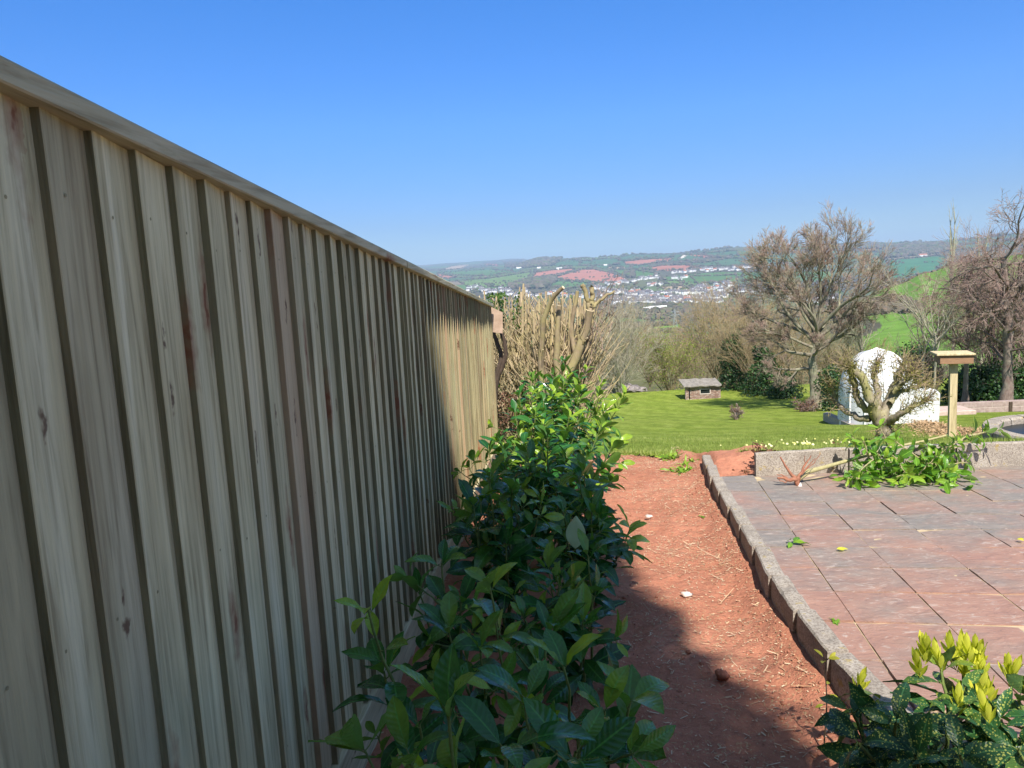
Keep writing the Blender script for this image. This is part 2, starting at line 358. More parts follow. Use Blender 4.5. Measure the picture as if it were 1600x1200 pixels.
def m_far():
    m = N('far_fields'); a = m.n('Attribute'); a.attribute_name = 'luv'
    v = m.coord(); n = m.noise(v, .012, 5, .7); f = m.noise(v, .12, 4, .7)
    c = m.mix(1., a.outputs['Vector'], m.ramp(n, [(.3, (.78, .78, .78)), (.7, (1.2, 1.2, 1.2))]), 'MULTIPLY')
    c = m.mix(1., c, m.ramp(f, [(.3, (.8, .8, .8)), (.7, (1.18, 1.18, 1.18))]), 'MULTIPLY')
    m.base(c); m.rough(1); m.b.inputs['Specular IOR Level'].default_value = .05; return m.m
MT['far'] = m_far()
MT['wood_far'] = N('far_wood'); _m = MT['wood_far']; _a = _m.attr()
_m.base(_m.ramp(_a[2], [(0., (.05, .065, .035)), (.35, (.10, .085, .06)), (.7, (.14, .115, .085)), (1., (.08, .12, .03))])); _m.rough(1); MT['wood_far'] = _m.m
MT['white'] = mat_simple('white_render', (.72, .71, .68), (.84, .83, .80), 3, .8, .1)
MT['cream'] = mat_simple('cream_render', (.50, .44, .34), (.60, .54, .43), 3, .85, .2)
MT['roof'] = mat_simple('slate_roof', (.10, .09, .09), (.17, .15, .15), 2, .8, .2)
MT['redroof'] = mat_simple('tile_roof', (.30, .11, .06), (.40, .17, .10), 2, .8, .2)
def mat_plain(name, c, rough=.5, metal=0):
    m = N(name); n = m.noise(m.coord(), 12, 3); m.base(m.mix(n, tuple(x*.85 for x in c), tuple(min(1, x*1.12) for x in c))); m.rough(rough); m.b.inputs['Metallic'].default_value = metal; return m.m
MT['glass'] = mat_plain('dark_glass', (.02, .025, .025), .1)
MT['steel'] = mat_plain('galvanised_steel', (.42, .44, .45), .5, .5)
MT['straw'] = N('straw'); _m = MT['straw']; _a = _m.attr(); _m.base(_m.ramp(_a[2], [(0., (.36, .20, .11)), (.5, (.50, .33, .20)), (1., (.60, .48, .33))])); MT['straw'] = _m.m
MT['clod'] = N('clod'); _m = MT['clod']; _n = _m.noise(_m.coord(), 60, 5); _m.base(_m.ramp(_n, [(.3, (.24, .09, .055)), (.7, (.44, .19, .12))])); _m.bump(_n, .8, .01); MT['clod'] = _m.m
MT['stone'] = mat_simple('pale_stone', (.50, .42, .36), (.68, .60, .54), 25, .8, .5)
MT['blade'] = N('grass_blade'); _m = MT['blade']; _a = _m.attr(); _m.base(_m.ramp(_a[2], [(0., (.10, .155, .024)), (.5, (.18, .25, .042)), (1., (.32, .35, .11))])); MT['blade'] = _m.m

# ------------------------------------------------------------------ house behind the camera (its corner throws the shade over the foreground)
def house_behind():
    t = thing('house', 'cream rendered house with slate gable roof behind the viewer', 'house', (-2, -2.2, 0))
    x0, x1, y0, y1, ze, za, xa = -6.0, 1.12, -11.0, -2.2, 8.05, 10.9, -2.4
    b = MB(); V = [(x0, y0, -.4), (x1, y0, -.4), (x1, y1, -.4), (x0, y1, -.4), (x0, y0, ze), (x1, y0, ze), (x1, y1, ze), (x0, y1, ze), (xa, y0, za), (xa, y1, za)]
    b.add(V, [(0, 1, 5, 4), (2, 3, 7, 6), (1, 2, 6, 5), (3, 0, 4, 7), (3, 2, 1, 0)]); b.add(V, [(4, 5, 8), (6, 7, 9)])
    part(b, 'wall', MT['cream'], t)
    b = MB()
    for sx, xe in ((1, x1+.12), (-1, x0-.12)):
        k = (za-ze)/abs(x1-xa); zee = ze-.12*k
        V = [(xa, y0-.15, za+.03), (xe, y0-.15, zee+.03), (xe, y1+.12, zee+.03), (xa, y1+.12, za+.03)]
        V += [(p[0], p[1], p[2]+.12) for p in V]
        b.add(V, [(3, 2, 1, 0), (4, 5, 6, 7), (0, 1, 5, 4), (1, 2, 6, 5), (2, 3, 7, 6), (3, 0, 4, 7)])
    part(b, 'roof', MT['roof'], t)
    for (wx, wz) in ((-4.4, 1.0), (-1.8, 1.0), (-4.4, 4.4), (-.6, 4.4)):
        b = MB(); b.box(wx, wx+1.3, y1+.005, y1+.06, wz, wz+1.2, bev=.01); fr = part(b, 'window', MT['white'], t)
        b = MB(); b.box(wx+.08, wx+1.22, y1+.062, y1+.075, wz+.08, wz+1.12); g = b.build('pane', MT['glass'], fr); g.data.transform(Matrix.Translation(-t.location))
house_behind()
def house_shadow_foliage():  # unseen leaf clumps added to roughen the edge of the house shadow
    r = np.random.default_rng(12); b = MB(); P = []
    for z, q in ((2.4, .24), (3.2, .26), (4.0, .24), (4.7, .25), (5.2, .24), (5.6, .2), (6.0, .14), (6.5, .10), (6.9, .13), (7.4, .07), (7.9, .10)):
        n = 150; P.append(np.array([1.14+q*.5, -2.12, z])+r.normal(0, 1, (n, 3))*[q*.55, .06, q*1.0])
    for x, q in ((1.0, .14), (.75, .10), (.45, .18), (.2, .22), (-.1, .14), (-.5, .2)):
        n = 110; P.append(np.array([x, -2.3, 8.05+(1.15-x)*.81+.16])+r.normal(0, 1, (n, 3))*[q, .06, q*1.2])
    P = np.vstack(P); n = len(P); S = nrm(r.normal(0, 1, (n, 3)))*.06; T = nrm(np.cross(S, r.normal(0, 1, (n, 3))))*.05
    b.add(np.stack([P-S, P-T*.8, P+S, P+T*.8], 1).reshape(-1, 3), np.arange(4*n).reshape(n, 4), 0, np.tile([0, .5, .4], (4*n, 1)))
    b.tubes(np.array([[(1.14, -2.15, -.2), (1.16, -2.14, 3), (1.13, -2.15, 6), (1.16, -2.14, 8.1), (.5, -2.4, 8.72), (-.5, -2.4, 9.5)]]), np.full((1, 6), .025), 6, 0, (0, 0, 0))
    o = b.build('shadow_foliage', MT['ivy']); tag(o, 'unseen leaf clumps added on the house corner behind the viewer to break up its shadow edge', 'shadow_foliage'); recenter(o, (1.14, -2.15, -.1))
house_shadow_foliage()

# ------------------------------------------------------------------ far terrain (one sheet from the garden to the skyline)
COLS = [640, 700, 800, 850, 950, 1000, 1050, 1100, 1150, 1250, 1300, 1350, 1400, 1450, 1500, 1600, 1700]
TT = [60, 120, 200, 300, 400, 500, 650, 900, 1300, 1800, 2300, 2800, 3400, 4000, 5000, 7000, 10000]
nearL = [620, 590, 568, 552, 542, 533, 524, 515]
TB = {
640: nearL+[492, 476, 464, 453, 443, 434, 427, 420, 415],
700: nearL+[490, 472, 458, 448, 438, 430, 423, 417, 411],
800: nearL+[489, 471, 455, 445, 433, 424, 416, 411, 404.5],
850: nearL+[488, 470, 455, 443, 430, 416, 404, 409, 406],
950: nearL+[488, 470, 455, 440, 424, 408, 401, 406, 406],
1000: nearL+[490, 470, 452, 436, 418, 404, 397, 402, 402],
1050: nearL+[489, 468, 448, 430, 412, 400, 395.5, 401, 401],
1100: nearL+[488, 467, 446, 426, 408, 396, 391.5, 397, 397],
1150: nearL+[486, 466, 444, 423, 403, 391, 386, 392, 392],
1250: [610, 580, 556, 540, 526, 516, 508, 500, 482, 464, 444, 421, 402, 390, 382, 388, 388],
1300: [600, 572, 545, 522, 503, 490, 494, 492, 480, 463, 444, 420, 402, 389, 380, 386, 386],
1350: [595, 562, 536, 510, 486, 464, 476, 482, 478, 462, 444, 420, 402, 389, 379, 385, 385],
1400: [592, 560, 532, 505, 475, 446, 466, 476, 476, 460, 444, 424, 402, 388, 378, 384, 384],
1450: [590, 558, 528, 495, 460, 427, 452, 470, 472, 456, 442, 420, 400, 386, 377, 383, 383],
1500: [588, 556, 524, 488, 448, 411, 440, 466, 470, 454, 440, 418, 398, 384, 375, 380, 380],
1600: [584, 552, 518, 480, 436, 398, 430, 460, 465, 450, 436, 414, 392, 374, 364, 372, 372],
1700: [580, 548, 512, 474, 430, 392, 426, 456, 462, 446, 432, 410, 388, 370, 362, 368, 368]}
_azc = []; _S = []
for u in COLS:
    r = ray(u, hor_v(u)); _azc.append(math.atan2(r[0], r[1])); row = []
    for v in TB[u]:
        r = ray(u, v); row.append(r[2]/math.hypot(r[0], r[1]))
    _S.append(row)
_azc = np.array(_azc); _S = np.array(_S); _lt = np.log(np.array(TT, float))
def far_z(az, t):
    """az, t arrays of equal shape -> world z"""
    az = np.clip(az, _azc[0], _azc[-1]); lt = np.log(np.maximum(t, 60))
    i = np.clip(np.searchsorted(_azc, az)-1, 0, len(_azc)-2); j = np.clip(np.searchsorted(_lt, lt)-1, 0, len(_lt)-2)
    fx = (az-_azc[i])/(_azc[i+1]-_azc[i]); fx = fx*fx*(3-2*fx); fy = np.clip((lt-_lt[j])/(_lt[j+1]-_lt[j]), 0, 1)
    s = (_S[i, j]*(1-fx)+_S[i+1, j]*fx)*(1-fy)+(_S[i, j+1]*(1-fx)+_S[i+1, j+1]*fx)*fy
    x = t*np.sin(az); y = t*np.cos(az)
    nz = np.sin(x/173+1)*np.sin(y/211)+.6*np.sin(x/71+y/97)+.5*np.sin(x/390-y/510+2)
    return CAM[2]+s*t+nz*t*.00035
def ground_z(az, t):
    x = t*np.sin(az); y = t*np.cos(az)
    zn = terr(x, y)-.14; zf = far_z(az, t)
    k = np.clip((t-44)/40, 0, 1); k = k*k*(3-2*k)
    return zn*(1-k)+zf*k
def far_point(u, v, tmin=700):
    r = ray(u, v); az = math.atan2(r[0], r[1]); s = r[2]/math.hypot(r[0], r[1])
    ts = np.exp(np.linspace(math.log(tmin), math.log(9500), 900)); z = far_z(np.full(900, az), ts)
    ok = np.where(z >= CAM[2]+s*ts)[0]
    t = ts[ok[0]] if len(ok) else 5000
    return np.array([t*math.sin(az), t*math.cos(az), float(far_z(np.array([az]), np.array([t]))[0])]), t

G1 = (.085, .165, .05); G2 = (.07, .135, .065); G3 = (.13, .20, .06); G4 = (.11, .15, .055); RED = (.40, .165, .11); TAN = (.36, .27, .17); PALE = (.60, .55, .45)
RED2 = (.36, .15, .10); WOOD = (.085, .08, .055)
FIELDS = [
 (G1, [(683, 426), (766, 421), (802, 424), (766, 432), (714, 430)]), (G3, [(714, 439), (766, 435), (831, 425), (824, 434), (784, 448), (734, 450)]),
 (TAN, [(687, 423), (720, 420), (735, 413), (705, 416)]), (RED2, [(760, 412), (778, 413), (778, 416), (758, 415)]),
 (G2, [(865, 412), (887, 406), (905, 407), (905, 416), (867, 416)]), (G2, [(908, 408), (964, 403), (966, 414), (907, 416)]), (G3, [(880, 406), (912, 402), (964, 400), (964, 403), (912, 407)]),
 (G1, [(854, 446), (865, 439), (917, 441), (923, 445), (887, 452)]),
 (RED, [(865, 434), (896.5, 425), (910, 421.5), (928, 421), (955, 427), (982, 437.6), (970, 441), (948, 442), (917, 440), (883, 437.6)]),
 (RED, [(831, 434), (838, 426), (865, 422), (896, 419.5), (896, 423.5), (865, 431), (845, 433)]), (RED2, [(683, 428), (714, 433), (700, 436), (686, 433)]),
 (G2, [(960, 404), (990, 398), (1054, 397.5), (1052, 402), (1000, 405), (970, 408)]), (RED, [(975, 409), (1000, 406), (1053, 403.6), (1044, 409), (1000, 414.5), (978, 414)]),
 (TAN, [(950, 417), (976, 417), (976, 420), (950, 420)]), (G2, [(985, 416), (1014, 414), (1012, 421), (990, 422)]),
 (RED2, [(1013, 419), (1034, 415), (1072, 414.5), (1092, 417), (1072, 421), (1036, 423.5), (1016, 422)]),
 (G1, [(955, 422), (990, 422), (1030, 428), (1012, 435), (980, 434)]), (PALE, [(1059, 406), (1066, 399), (1076, 397), (1070, 402)]), (RED2, [(1074, 398), (1088, 398), (1134, 402.5), (1100, 403)]),
 (TAN, [(1072, 408), (1096, 408.5), (1080, 410)]), (G2, [(1060, 411), (1100, 411), (1140, 404), (1160, 404), (1160, 415), (1100, 416)]), (G2, [(1090, 397), (1150, 392), (1155, 400), (1110, 401)]),
 (G1, [(1078, 432), (1150, 430), (1152, 442), (1090, 442)]), (G3, [(1030, 438), (1072, 440), (1092, 444), (1080, 448), (1050, 446)]), (TAN, [(1030, 449), (1065, 446), (1070, 451), (1040, 453)]),
 ((.12, .27, .035), [(1010, 503), (1040, 498), (1080, 500), (1092, 510), (1056, 522), (1020, 516)]), (G4, [(1008, 492), (1080, 490), (1090, 497), (1015, 499)]),
 ((.05, .16, .065), [(1390, 407), (1465, 400), (1480, 402), (1462, 424), (1385, 440)]), (G2, [(1165, 398), (1250, 396), (1250, 412), (1165, 414)]), (G2, [(1300, 392), (1380, 394), (1380, 404), (1300, 404)]), (G2, [(1450, 388), (1600, 374), (1600, 384), (1480, 392)]), (G1, [(1160, 425), (1300, 424), (1300, 440), (1160, 440)])]
WOODS = [[(786, 409), (838, 402), (880, 404), (862, 416), (820, 419), (790, 418)], [(795, 448), (830, 437), (862, 433), (868, 440), (850, 452), (800, 452)], [(978, 426), (990, 425), (990, 435), (976, 434)],
         [(1385, 385), (1470, 380), (1500, 386), (1470, 396), (1385, 404)], [(1290, 384), (1380, 381), (1380, 389), (1290, 391)]]
def inpoly(px, py, poly):
    r = np.zeros(px.shape, bool); n = len(poly)
    for i in range(n):
        x1, y1 = poly[i]; x2, y2 = poly[(i+1) % n]
        c = ((y1 > py) != (y2 > py)) & (px < (x2-x1)*(py-y1)/(y2-y1+1e-9)+x1); r ^= c
    return r
def terrain():
    azf = np.arange(_azc[0]-.02, _azc[-1]+.03, .00095)
    azs = np.concatenate([np.linspace(-math.pi, azf[0]-.05, 40), azf, np.linspace(azf[-1]+.05, math.pi, 40)])
    ts = np.concatenate([np.linspace(.3, 44, 26), np.exp(np.linspace(math.log(50), math.log(900), 60)), np.exp(np.linspace(math.log(915), math.log(5200), 190)), np.linspace(5400, 10000, 34)])
    A, T = np.meshgrid(azs, ts); Z = ground_z(A, T)
    far_side = np.abs(A-.2) > .9
    Z = np.where(far_side & (T > 60), np.minimum(Z, -30), Z)
    P = np.stack([T*np.sin(A), T*np.cos(A), Z], -1)
    px, py = project(P); px[np.cos(A) < .3] = -999
    X, Y = P[..., 0], P[..., 1]
    # invented quilt of fields: cells in world space
    S = 300.
    gx, gy = X/S*1.1, Y/(S*1.3)
    best = np.full(X.shape, 9e9); sec = np.full(X.shape, 9e9); idc = np.zeros(X.shape)
    ix, iy = np.floor(gx), np.floor(gy)
    for dx in (-1, 0, 1):
        for dy in (-1, 0, 1):
            cx, cy = ix+dx, iy+dy; h1 = np.modf(np.sin(cx*127.1+cy*311.7)*43758.5453)[0] % 1; h2 = np.modf(np.sin(cx*269.5+cy*183.3)*43758.5453)[0] % 1
            d = np.hypot(gx-cx-h1, gy-cy-h2); nb = d < best
            sec = np.where(nb, best, np.minimum(sec, d)); best = np.where(nb, d, best); idc = np.where(nb, h1*.7+h2*.3, idc)
    pal = np.array([G1, G2, G4, (.09, .12, .05), G2, WOOD, (.10, .10, .065), G1, (.12, .13, .06), (.20, .16, .10)])
    C = pal[(idc*9.99).astype(int) % 10]
    C = np.where((sec-best < .055)[..., None], np.array(WOOD), C)
    for c, poly in FIELDS:
        m = inpoly(px, py, poly) & (T > 700); C = np.where(m[..., None], np.array(c), C)
    for poly in WOODS:
        m = inpoly(px, py, poly) & (T > 700); C = np.where(m[..., None], np.array(WOOD), C)
    near = (T > 45) & (T < 640) & (A > _azc[11]+.02*np.sin(T/37.)); C = np.where(near[..., None], np.array((.13, .235, .04)), C)
    m = near & inpoly(px, py, [(1300, 500), (1335, 487), (1356, 478), (1356, 472), (1395, 462), (1435, 482), (1435, 487), (1395, 486), (1340, 492)]); C = np.where(m[..., None], np.array((.15, .105, .075)), C)
    C = np.where(((T < 300) & (A < _azc[11]) & (T > 40))[..., None], np.array((.13, .13, .06)), C)
    C = np.where((T <= 45)[..., None], np.array((.10, .15, .03)), C)
    n, k = A.shape; idx = np.arange(n*k).reshape(n, k)
    F = np.stack([idx[:-1, :-1], idx[1:, :-1], idx[1:, 1:], idx[:-1, 1:]], -1).reshape(-1, 4)[:, ::-1]
    b = MB(); b.add(P.reshape(-1, 3), F, 0, C.reshape(-1, 3)); o = b.build('ground', MT['far'], smooth=True)
    tag(o, 'rolling farmland hills across the valley', None, None, 'structure')
    return P, sec-best, T, A, px, py
TP, TEdge, TTt, TA, TPX, TPY = terrain()

# low poly irregular crown used for distant woods
def blob_template(seed, nlat=4, nlon=6):
    r = np.random.default_rng(seed); V = [(0, 0, 1.0)]
    for i in range(1, nlat):
        th = math.pi*i/nlat
        for j in range(nlon):
            ph = 2*math.pi*(j+.5*(i % 2))/nlon; q = 1+r.uniform(-.3, .25)
            V.append((math.sin(th)*math.cos(ph)*q, math.sin(th)*math.sin(ph)*q, math.cos(th)*q))
    V.append((0, 0, -1)); F3 = []; F4 = []
    for j in range(nlon):
        F3.append((0, 1+j, 1+(j+1) % nlon)); b_ = 1+(nlat-2)*nlon; F3.append((len(V)-1, b_+(j+1) % nlon, b_+j))
    for i in range(nlat-2):
        for j in range(nlon): F4.append((1+i*nlon+j, 1+(i+1)*nlon+j, 1+(i+1)*nlon+(j+1) % nlon, 1+i*nlon+(j+1) % nlon))
    return np.array(V), np.array(F3), np.array(F4)
def blobs(b, P, R, squash=.8, tint=None):
    P = np.asarray(P); R = np.asarray(R); n = len(P)
    tint = rng.random(n) if tint is None else tint
    for s in range(5):
        V, F3, F4 = blob_template(s); sel = np.arange(n) % 5 == s
        p, r, t = P[sel], R[sel], tint[sel]; k = len(p)
        if not k: continue
        W = p[:, None]+V[None]*np.stack([r, r, r*squash], -1)[:, None]; W[..., 2] += (r*squash*.7)[:, None]
        A = np.zeros((k, len(V), 3)); A[..., 2] = t[:, None]
        off = (np.arange(k)*len(V))[:, None, None]
        b.add(W.reshape(-1, 3), (F3[None]+off).reshape(-1, 3), 0, A.reshape(-1, 3)); base = b.n-k*len(V)
        # quads index the same vertices
        b.f.append((F4[None]+off).reshape(-1, 4)+base); b.m.append(np.zeros(k*len(F4), int))
def far_woods():
    b = MB(); P = []; R = []
    vis = (TPX > 650) & (TPX < 1640) & (TTt > 900)
    e = np.argwhere(vis & (TEdge < .055)); e = e[rng.permutation(len(e))[:3600]]
    for i, j in e: P.append(TP[i, j]+rng.normal(0, 4, 3)*[1, 1, 0]); R.append(rng.uniform(2.5, 5))
    # hedges along the drawn fields
    for c, poly in FIELDS:
        for k in range(len(poly)):
            (x1, y1), (x2, y2) = poly[k], poly[(k+1) % len(poly)]; m = int(math.hypot(x2-x1, y2-y1)/1.6)+1
            for q in range(m):
                if rng.random() < .25: continue
                f = (q+rng.random())/m; p, t = far_point(x1+(x2-x1)*f, y1+(y2-y1)*f); P.append(p); R.append(rng.uniform(2.5, 5)*(1 if rng.random() < .85 else 1.8)*min(1.2, t/3000))
    for poly in WOODS:
        x0, x1 = min(p[0] for p in poly), max(p[0] for p in poly); y0, y1 = min(p[1] for p in poly), max(p[1] for p in poly)
        for _ in range(int((x1-x0)*(y1-y0)*.9)):
            u, v = rng.uniform(x0, x1), rng.uniform(y0, y1)
            if inpoly(np.array([u]), np.array([v]), poly)[0]: p, t = far_point(u, v); P.append(p); R.append(rng.uniform(6, 12))
    # trees among the houses of the town
    for _ in range(650):
        u = rng.uniform(740, 1340); v = rng.uniform(442, 484); p, t = far_point(u, v); P.append(p); R.append(rng.uniform(3, 6.5))
    for _ in range(420):
        u = rng.uniform(990, 1130); v = rng.uniform(478, 492); p, t = far_point(u, v); P.append(p); R.append(rng.uniform(4, 7))
    for _ in range(200):
        u = rng.uniform(1005, 1100); v = rng.choice([493.5, 499, 520])+rng.normal(0, .8); p, t = far_point(u, v); P.append(p); R.append(rng.uniform(2, 4))
    for _ in range(160):   # skyline copses
        u = rng.choice([845, 985, 1100, 1130, 1420, 1500, 1560])+rng.normal(0, 9); r = ray(u, hor_v(u)); az = math.atan2(r[0], r[1]); t = 4900+rng.uniform(-150, 60)
        P.append(np.array([t*math.sin(az), t*math.cos(az), float(far_z(np.array([az]), np.array([t]))[0])])); R.append(rng.uniform(5, 11))
    blobs(b, P, R); o = b.build('distant_woodland', MT['wood_far'], smooth=False)
    tag(o, 'distant hedgerows and woods on the hills across the valley', 'woodland', None, 'stuff')
    # hedge clump on the near green hill
    b = MB(); P = []; R = []
    for _ in range(420):
        u = rng.uniform(1300, 1436); top = np.interp(u, [1300, 1340, 1360, 1395, 1415, 1436], [494, 487, 474, 464, 470, 484]); v = rng.uniform(top, np.interp(u, [1300, 1436], [499, 487])+.1)
        p, t = far_point(u, v, 90); P.append(p); R.append(rng.uniform(1.0, 2.2))
    for _ in range(90):
        u = rng.uniform(1385, 1490); r = ray(u, hor_v(u)); az = math.atan2(r[0], r[1]); t = 500.
        P.append(np.array([t*math.sin(az), t*math.cos(az), float(far_z(np.array([az]), np.array([t]))[0])-1.2])); R.append(rng.uniform(.8, 1.7))
    blobs(b, P, R, tint=rng.uniform(.3, .8, len(P))); o = b.build('hedge', MT['wood_far']); tag(o, 'brown bare hedge clump on the near green hillside', 'hedge', None, 'stuff')
far_woods()

# ------------------------------------------------------------------ the town in the valley
def house_mesh(w, d, h, seed, roofm=1):
    b = MB(); rh = d*.32
    V = [(-w/2, -d/2, -3), (w/2, -d/2, -3), (w/2, d/2, -3), (-w/2, d/2, -3), (-w/2, -d/2, h), (w/2, -d/2, h), (w/2, d/2, h), (-w/2, d/2, h), (-w/2, 0, h+rh), (w/2, 0, h+rh)]
    b.add(V, [(0, 1, 5, 4), (1, 2, 6, 5), (2, 3, 7, 6), (3, 0, 4, 7)]); b.add(V, [(5, 6, 9), (7, 4, 8)])
    o = .4
    V = [(-w/2-o, -d/2-o, h-.25), (w/2+o, -d/2-o, h-.25), (w/2+o, 0, h+rh+.1), (-w/2-o, 0, h+rh+.1), (-w/2-o, d/2+o, h-.25), (w/2+o, d/2+o, h-.25)]
    b.add(V, [(0, 1, 2, 3), (3, 2, 5, 4)], 1)
    for wx in np.linspace(-w*.32, w*.32, 3 if w > 9 else 2):
        for wz in ([1, 3.7] if h > 4.5 else [1.1]):
            b.box(wx-.55, wx+.55, -d/2-.06, -d/2-.01, wz, wz+1.1, 2)
    b.box(w*.3, w*.3+.8, -.4, .4, h+rh*.5, h+rh+1.2, 0)
    return b
def town():
    protos = []
    for k, (w, d, h, rm) in enumerate([(9, 7, 5.2, 'roof'), (13, 7.5, 5.2, 'roof'), (11, 8, 3.2, 'roof'), (17, 8, 5.4, 'roof'), (9, 8, 5, 'redroof')]):
        o = house_mesh(w, d, h, k).build('town_house', [MT['white'], MT[rm], MT['glass']]); protos.append(o)
    spots = []
    def line(x1, y1, x2, y2, n, j=.8, lab=0):
        for i in range(n):
            f = (i+rng.uniform(.1, .9))/n; spots.append((x1+(x2-x1)*f, y1+(y2-y1)*f+rng.normal(0, j), lab))
    line(1052, 426.5, 1085, 424.5, 10, .7, 1); line(1094, 422.5, 1153, 421.5, 20, 1.2, 1); line(1154, 421, 1200, 415, 8, 1, 1)
    line(946, 446, 1031, 433, 24, 1.3, 2); line(1013, 446, 1034, 444, 8, .8, 2); line(1050, 436, 1074, 434, 7, .9, 2)
    line(1081, 455, 1144, 450, 30, 3.2, 3); line(923, 452, 1011, 461, 28, 2, 4); line(980, 461, 1120, 459, 30, 1.3, 4)
    line(950, 468, 1110, 469, 34, 1.8, 5); line(960, 474, 1125, 475, 30, 1.5, 5); line(1090, 470, 1135, 463, 12, 1, 5)
    line(728, 452, 800, 458, 16, 2, 6); line(780, 462, 945, 466, 20, 3, 6)
    line(1150, 456, 1200, 459, 9, 2, 7); line(1225, 470, 1310, 470, 9, 2, 7)
    L = {1: 'white house in the row along the upper ridge above the town', 2: 'white house in the rows below the red fields', 3: 'white house clustered on the rise at the right of the town',
         4: 'white house in the upper streets of the valley town', 5: 'white house in the lower streets of the valley town', 6: 'white house of the town seen over the cut hedge', 7: 'white house of the town seen through the bare tree'}
    GN = {1: 'houses of the upper ridge row', 2: 'houses below the red fields', 3: 'houses on the rise at the town edge', 4: 'houses of the upper town streets', 5: 'houses of the lower town streets', 6: 'town houses over the cut hedge', 7: 'town houses behind the bare tree'}
    used = [False]*len(protos)
    for (u, v, lab) in spots:
        p, t = far_point(u, v, 900); k = int(rng.choice(5, p=[.34, .27, .18, .11, .10]))
        if used[k]: o = protos[k].copy(); SC.collection.objects.link(o)
        else: o = protos[k]; used[k] = True
        o.location = (float(p[0]), float(p[1]), float(p[2]-.3)); o.rotation_euler = (0, 0, rng.normal(.15, .5)); s = rng.uniform(1.0, 1.5)*(.95 if lab in (1, 2) else 1.1); o.scale = (s, s, s)
        tag(o, L[lab], 'house', GN[lab])
    # long white building below the town, farm buildings on the hills
    def barn(u, v, w, d, h, lab, rot=0., rm='white', nm='barn', cat='barn'):
        p, t = far_point(u, v, 900); o = house_mesh(w, d, h, 3).build(nm, [MT['white'], MT[rm], MT['glass']]); o.location = (float(p[0]), float(p[1]), float(p[2])); o.rotation_euler = (0, 0, rot); tag(o, lab, cat)
    barn(1024, 485.5, 40, 10, 5, 'long white building standing alone below the town', .1); barn(1011, 487, 12, 9, 5, 'short white building at the left end of the long white one', -.2)
    barn(874, 421, 26, 12, 5, 'long white barn above the big red field'); barn(842, 419.5, 18, 10, 4, 'white farm building left of the barn above the red fields'); barn(811, 419.5, 30, 10, 4, 'low white farm sheds at the edge of the wooded hill')
    barn(1441, 401.5, 34, 14, 7, 'white farmhouse with red roof high above the dark green field', .2, 'redroof', 'farmhouse', 'house')
    barn(946, 415, 16, 8, 4, 'small pale barn between the green fields below the skyline')
    # lattice power pylon
    p, t = far_point(1055, 516, 900); T_ = thing('power_pylon', 'slim grey lattice pylon standing in the green valley field', 'pylon', p)
    b = MB(); Hh = 24; segs = []
    def wd(z): return 2.6*(1-z/Hh)**1.3+.35
    lv = np.linspace(0, Hh, 8)
    for a_, c_ in zip(lv[:-1], lv[1:]):
        for sx in (-1, 1):
            for sy in (-1, 1): segs.append(((sx*wd(a_), sy*wd(a_), a_), (sx*wd(c_), sy*wd(c_), c_)))
            segs.append(((sx*wd(a_), -wd(a_), a_), (-sx*wd(c_), -wd(c_), c_)))
    P = p+np.array(segs, float); b.tubes(P, np.full((len(P), 2), .16), 4); part(b, 'tower', MT['steel'], T_)
    for z, wv in ((Hh*.7, 5.5), (Hh*.85, 4.5)):
        b = MB(); P = p+np.array([[(-wv, 0, z), (wv, 0, z)], [(-wv, 0, z), (0, 0, z+1.6)], [(wv, 0, z), (0, 0, z+1.6)]], float); b.tubes(P, np.full((3, 2), .14), 4); part(b, 'crossarm', MT['steel'], T_)
town()
# ------------------------------------------------------------------ garden ground
def fbm(x, y, s=1.0):
    return (np.sin(x*3.1*s+1.3*np.sin(y*2.3*s))*np.sin(y*2.7*s+.7)+.5*np.sin(x*7.3*s+y*5.1*s+2)*np.sin(y*8.9*s-x*3*s)+.3*np.sin(x*17*s+3*np.sin(y*11*s))*np.sin(y*19*s+x*5*s))
def grid_mesh(xs, ys, zf, name, mt, attr=None, keep=None):
    X, Y = np.meshgrid(xs, ys); Z = zf(X, Y); P = np.stack([X, Y, Z], -1).reshape(-1, 3); n, k = X.shape; idx = np.arange(n*k).reshape(n, k)
    F = np.stack([idx[:-1, :-1], idx[:-1, 1:], idx[1:, 1:], idx[1:, :-1]], -1).reshape(-1, 4)
    if keep is not None: F = F[keep(X, Y)[:-1, :-1].ravel()]
    b = MB(); b.add(P, F); o = b.build(name, mt, smooth=True); return o
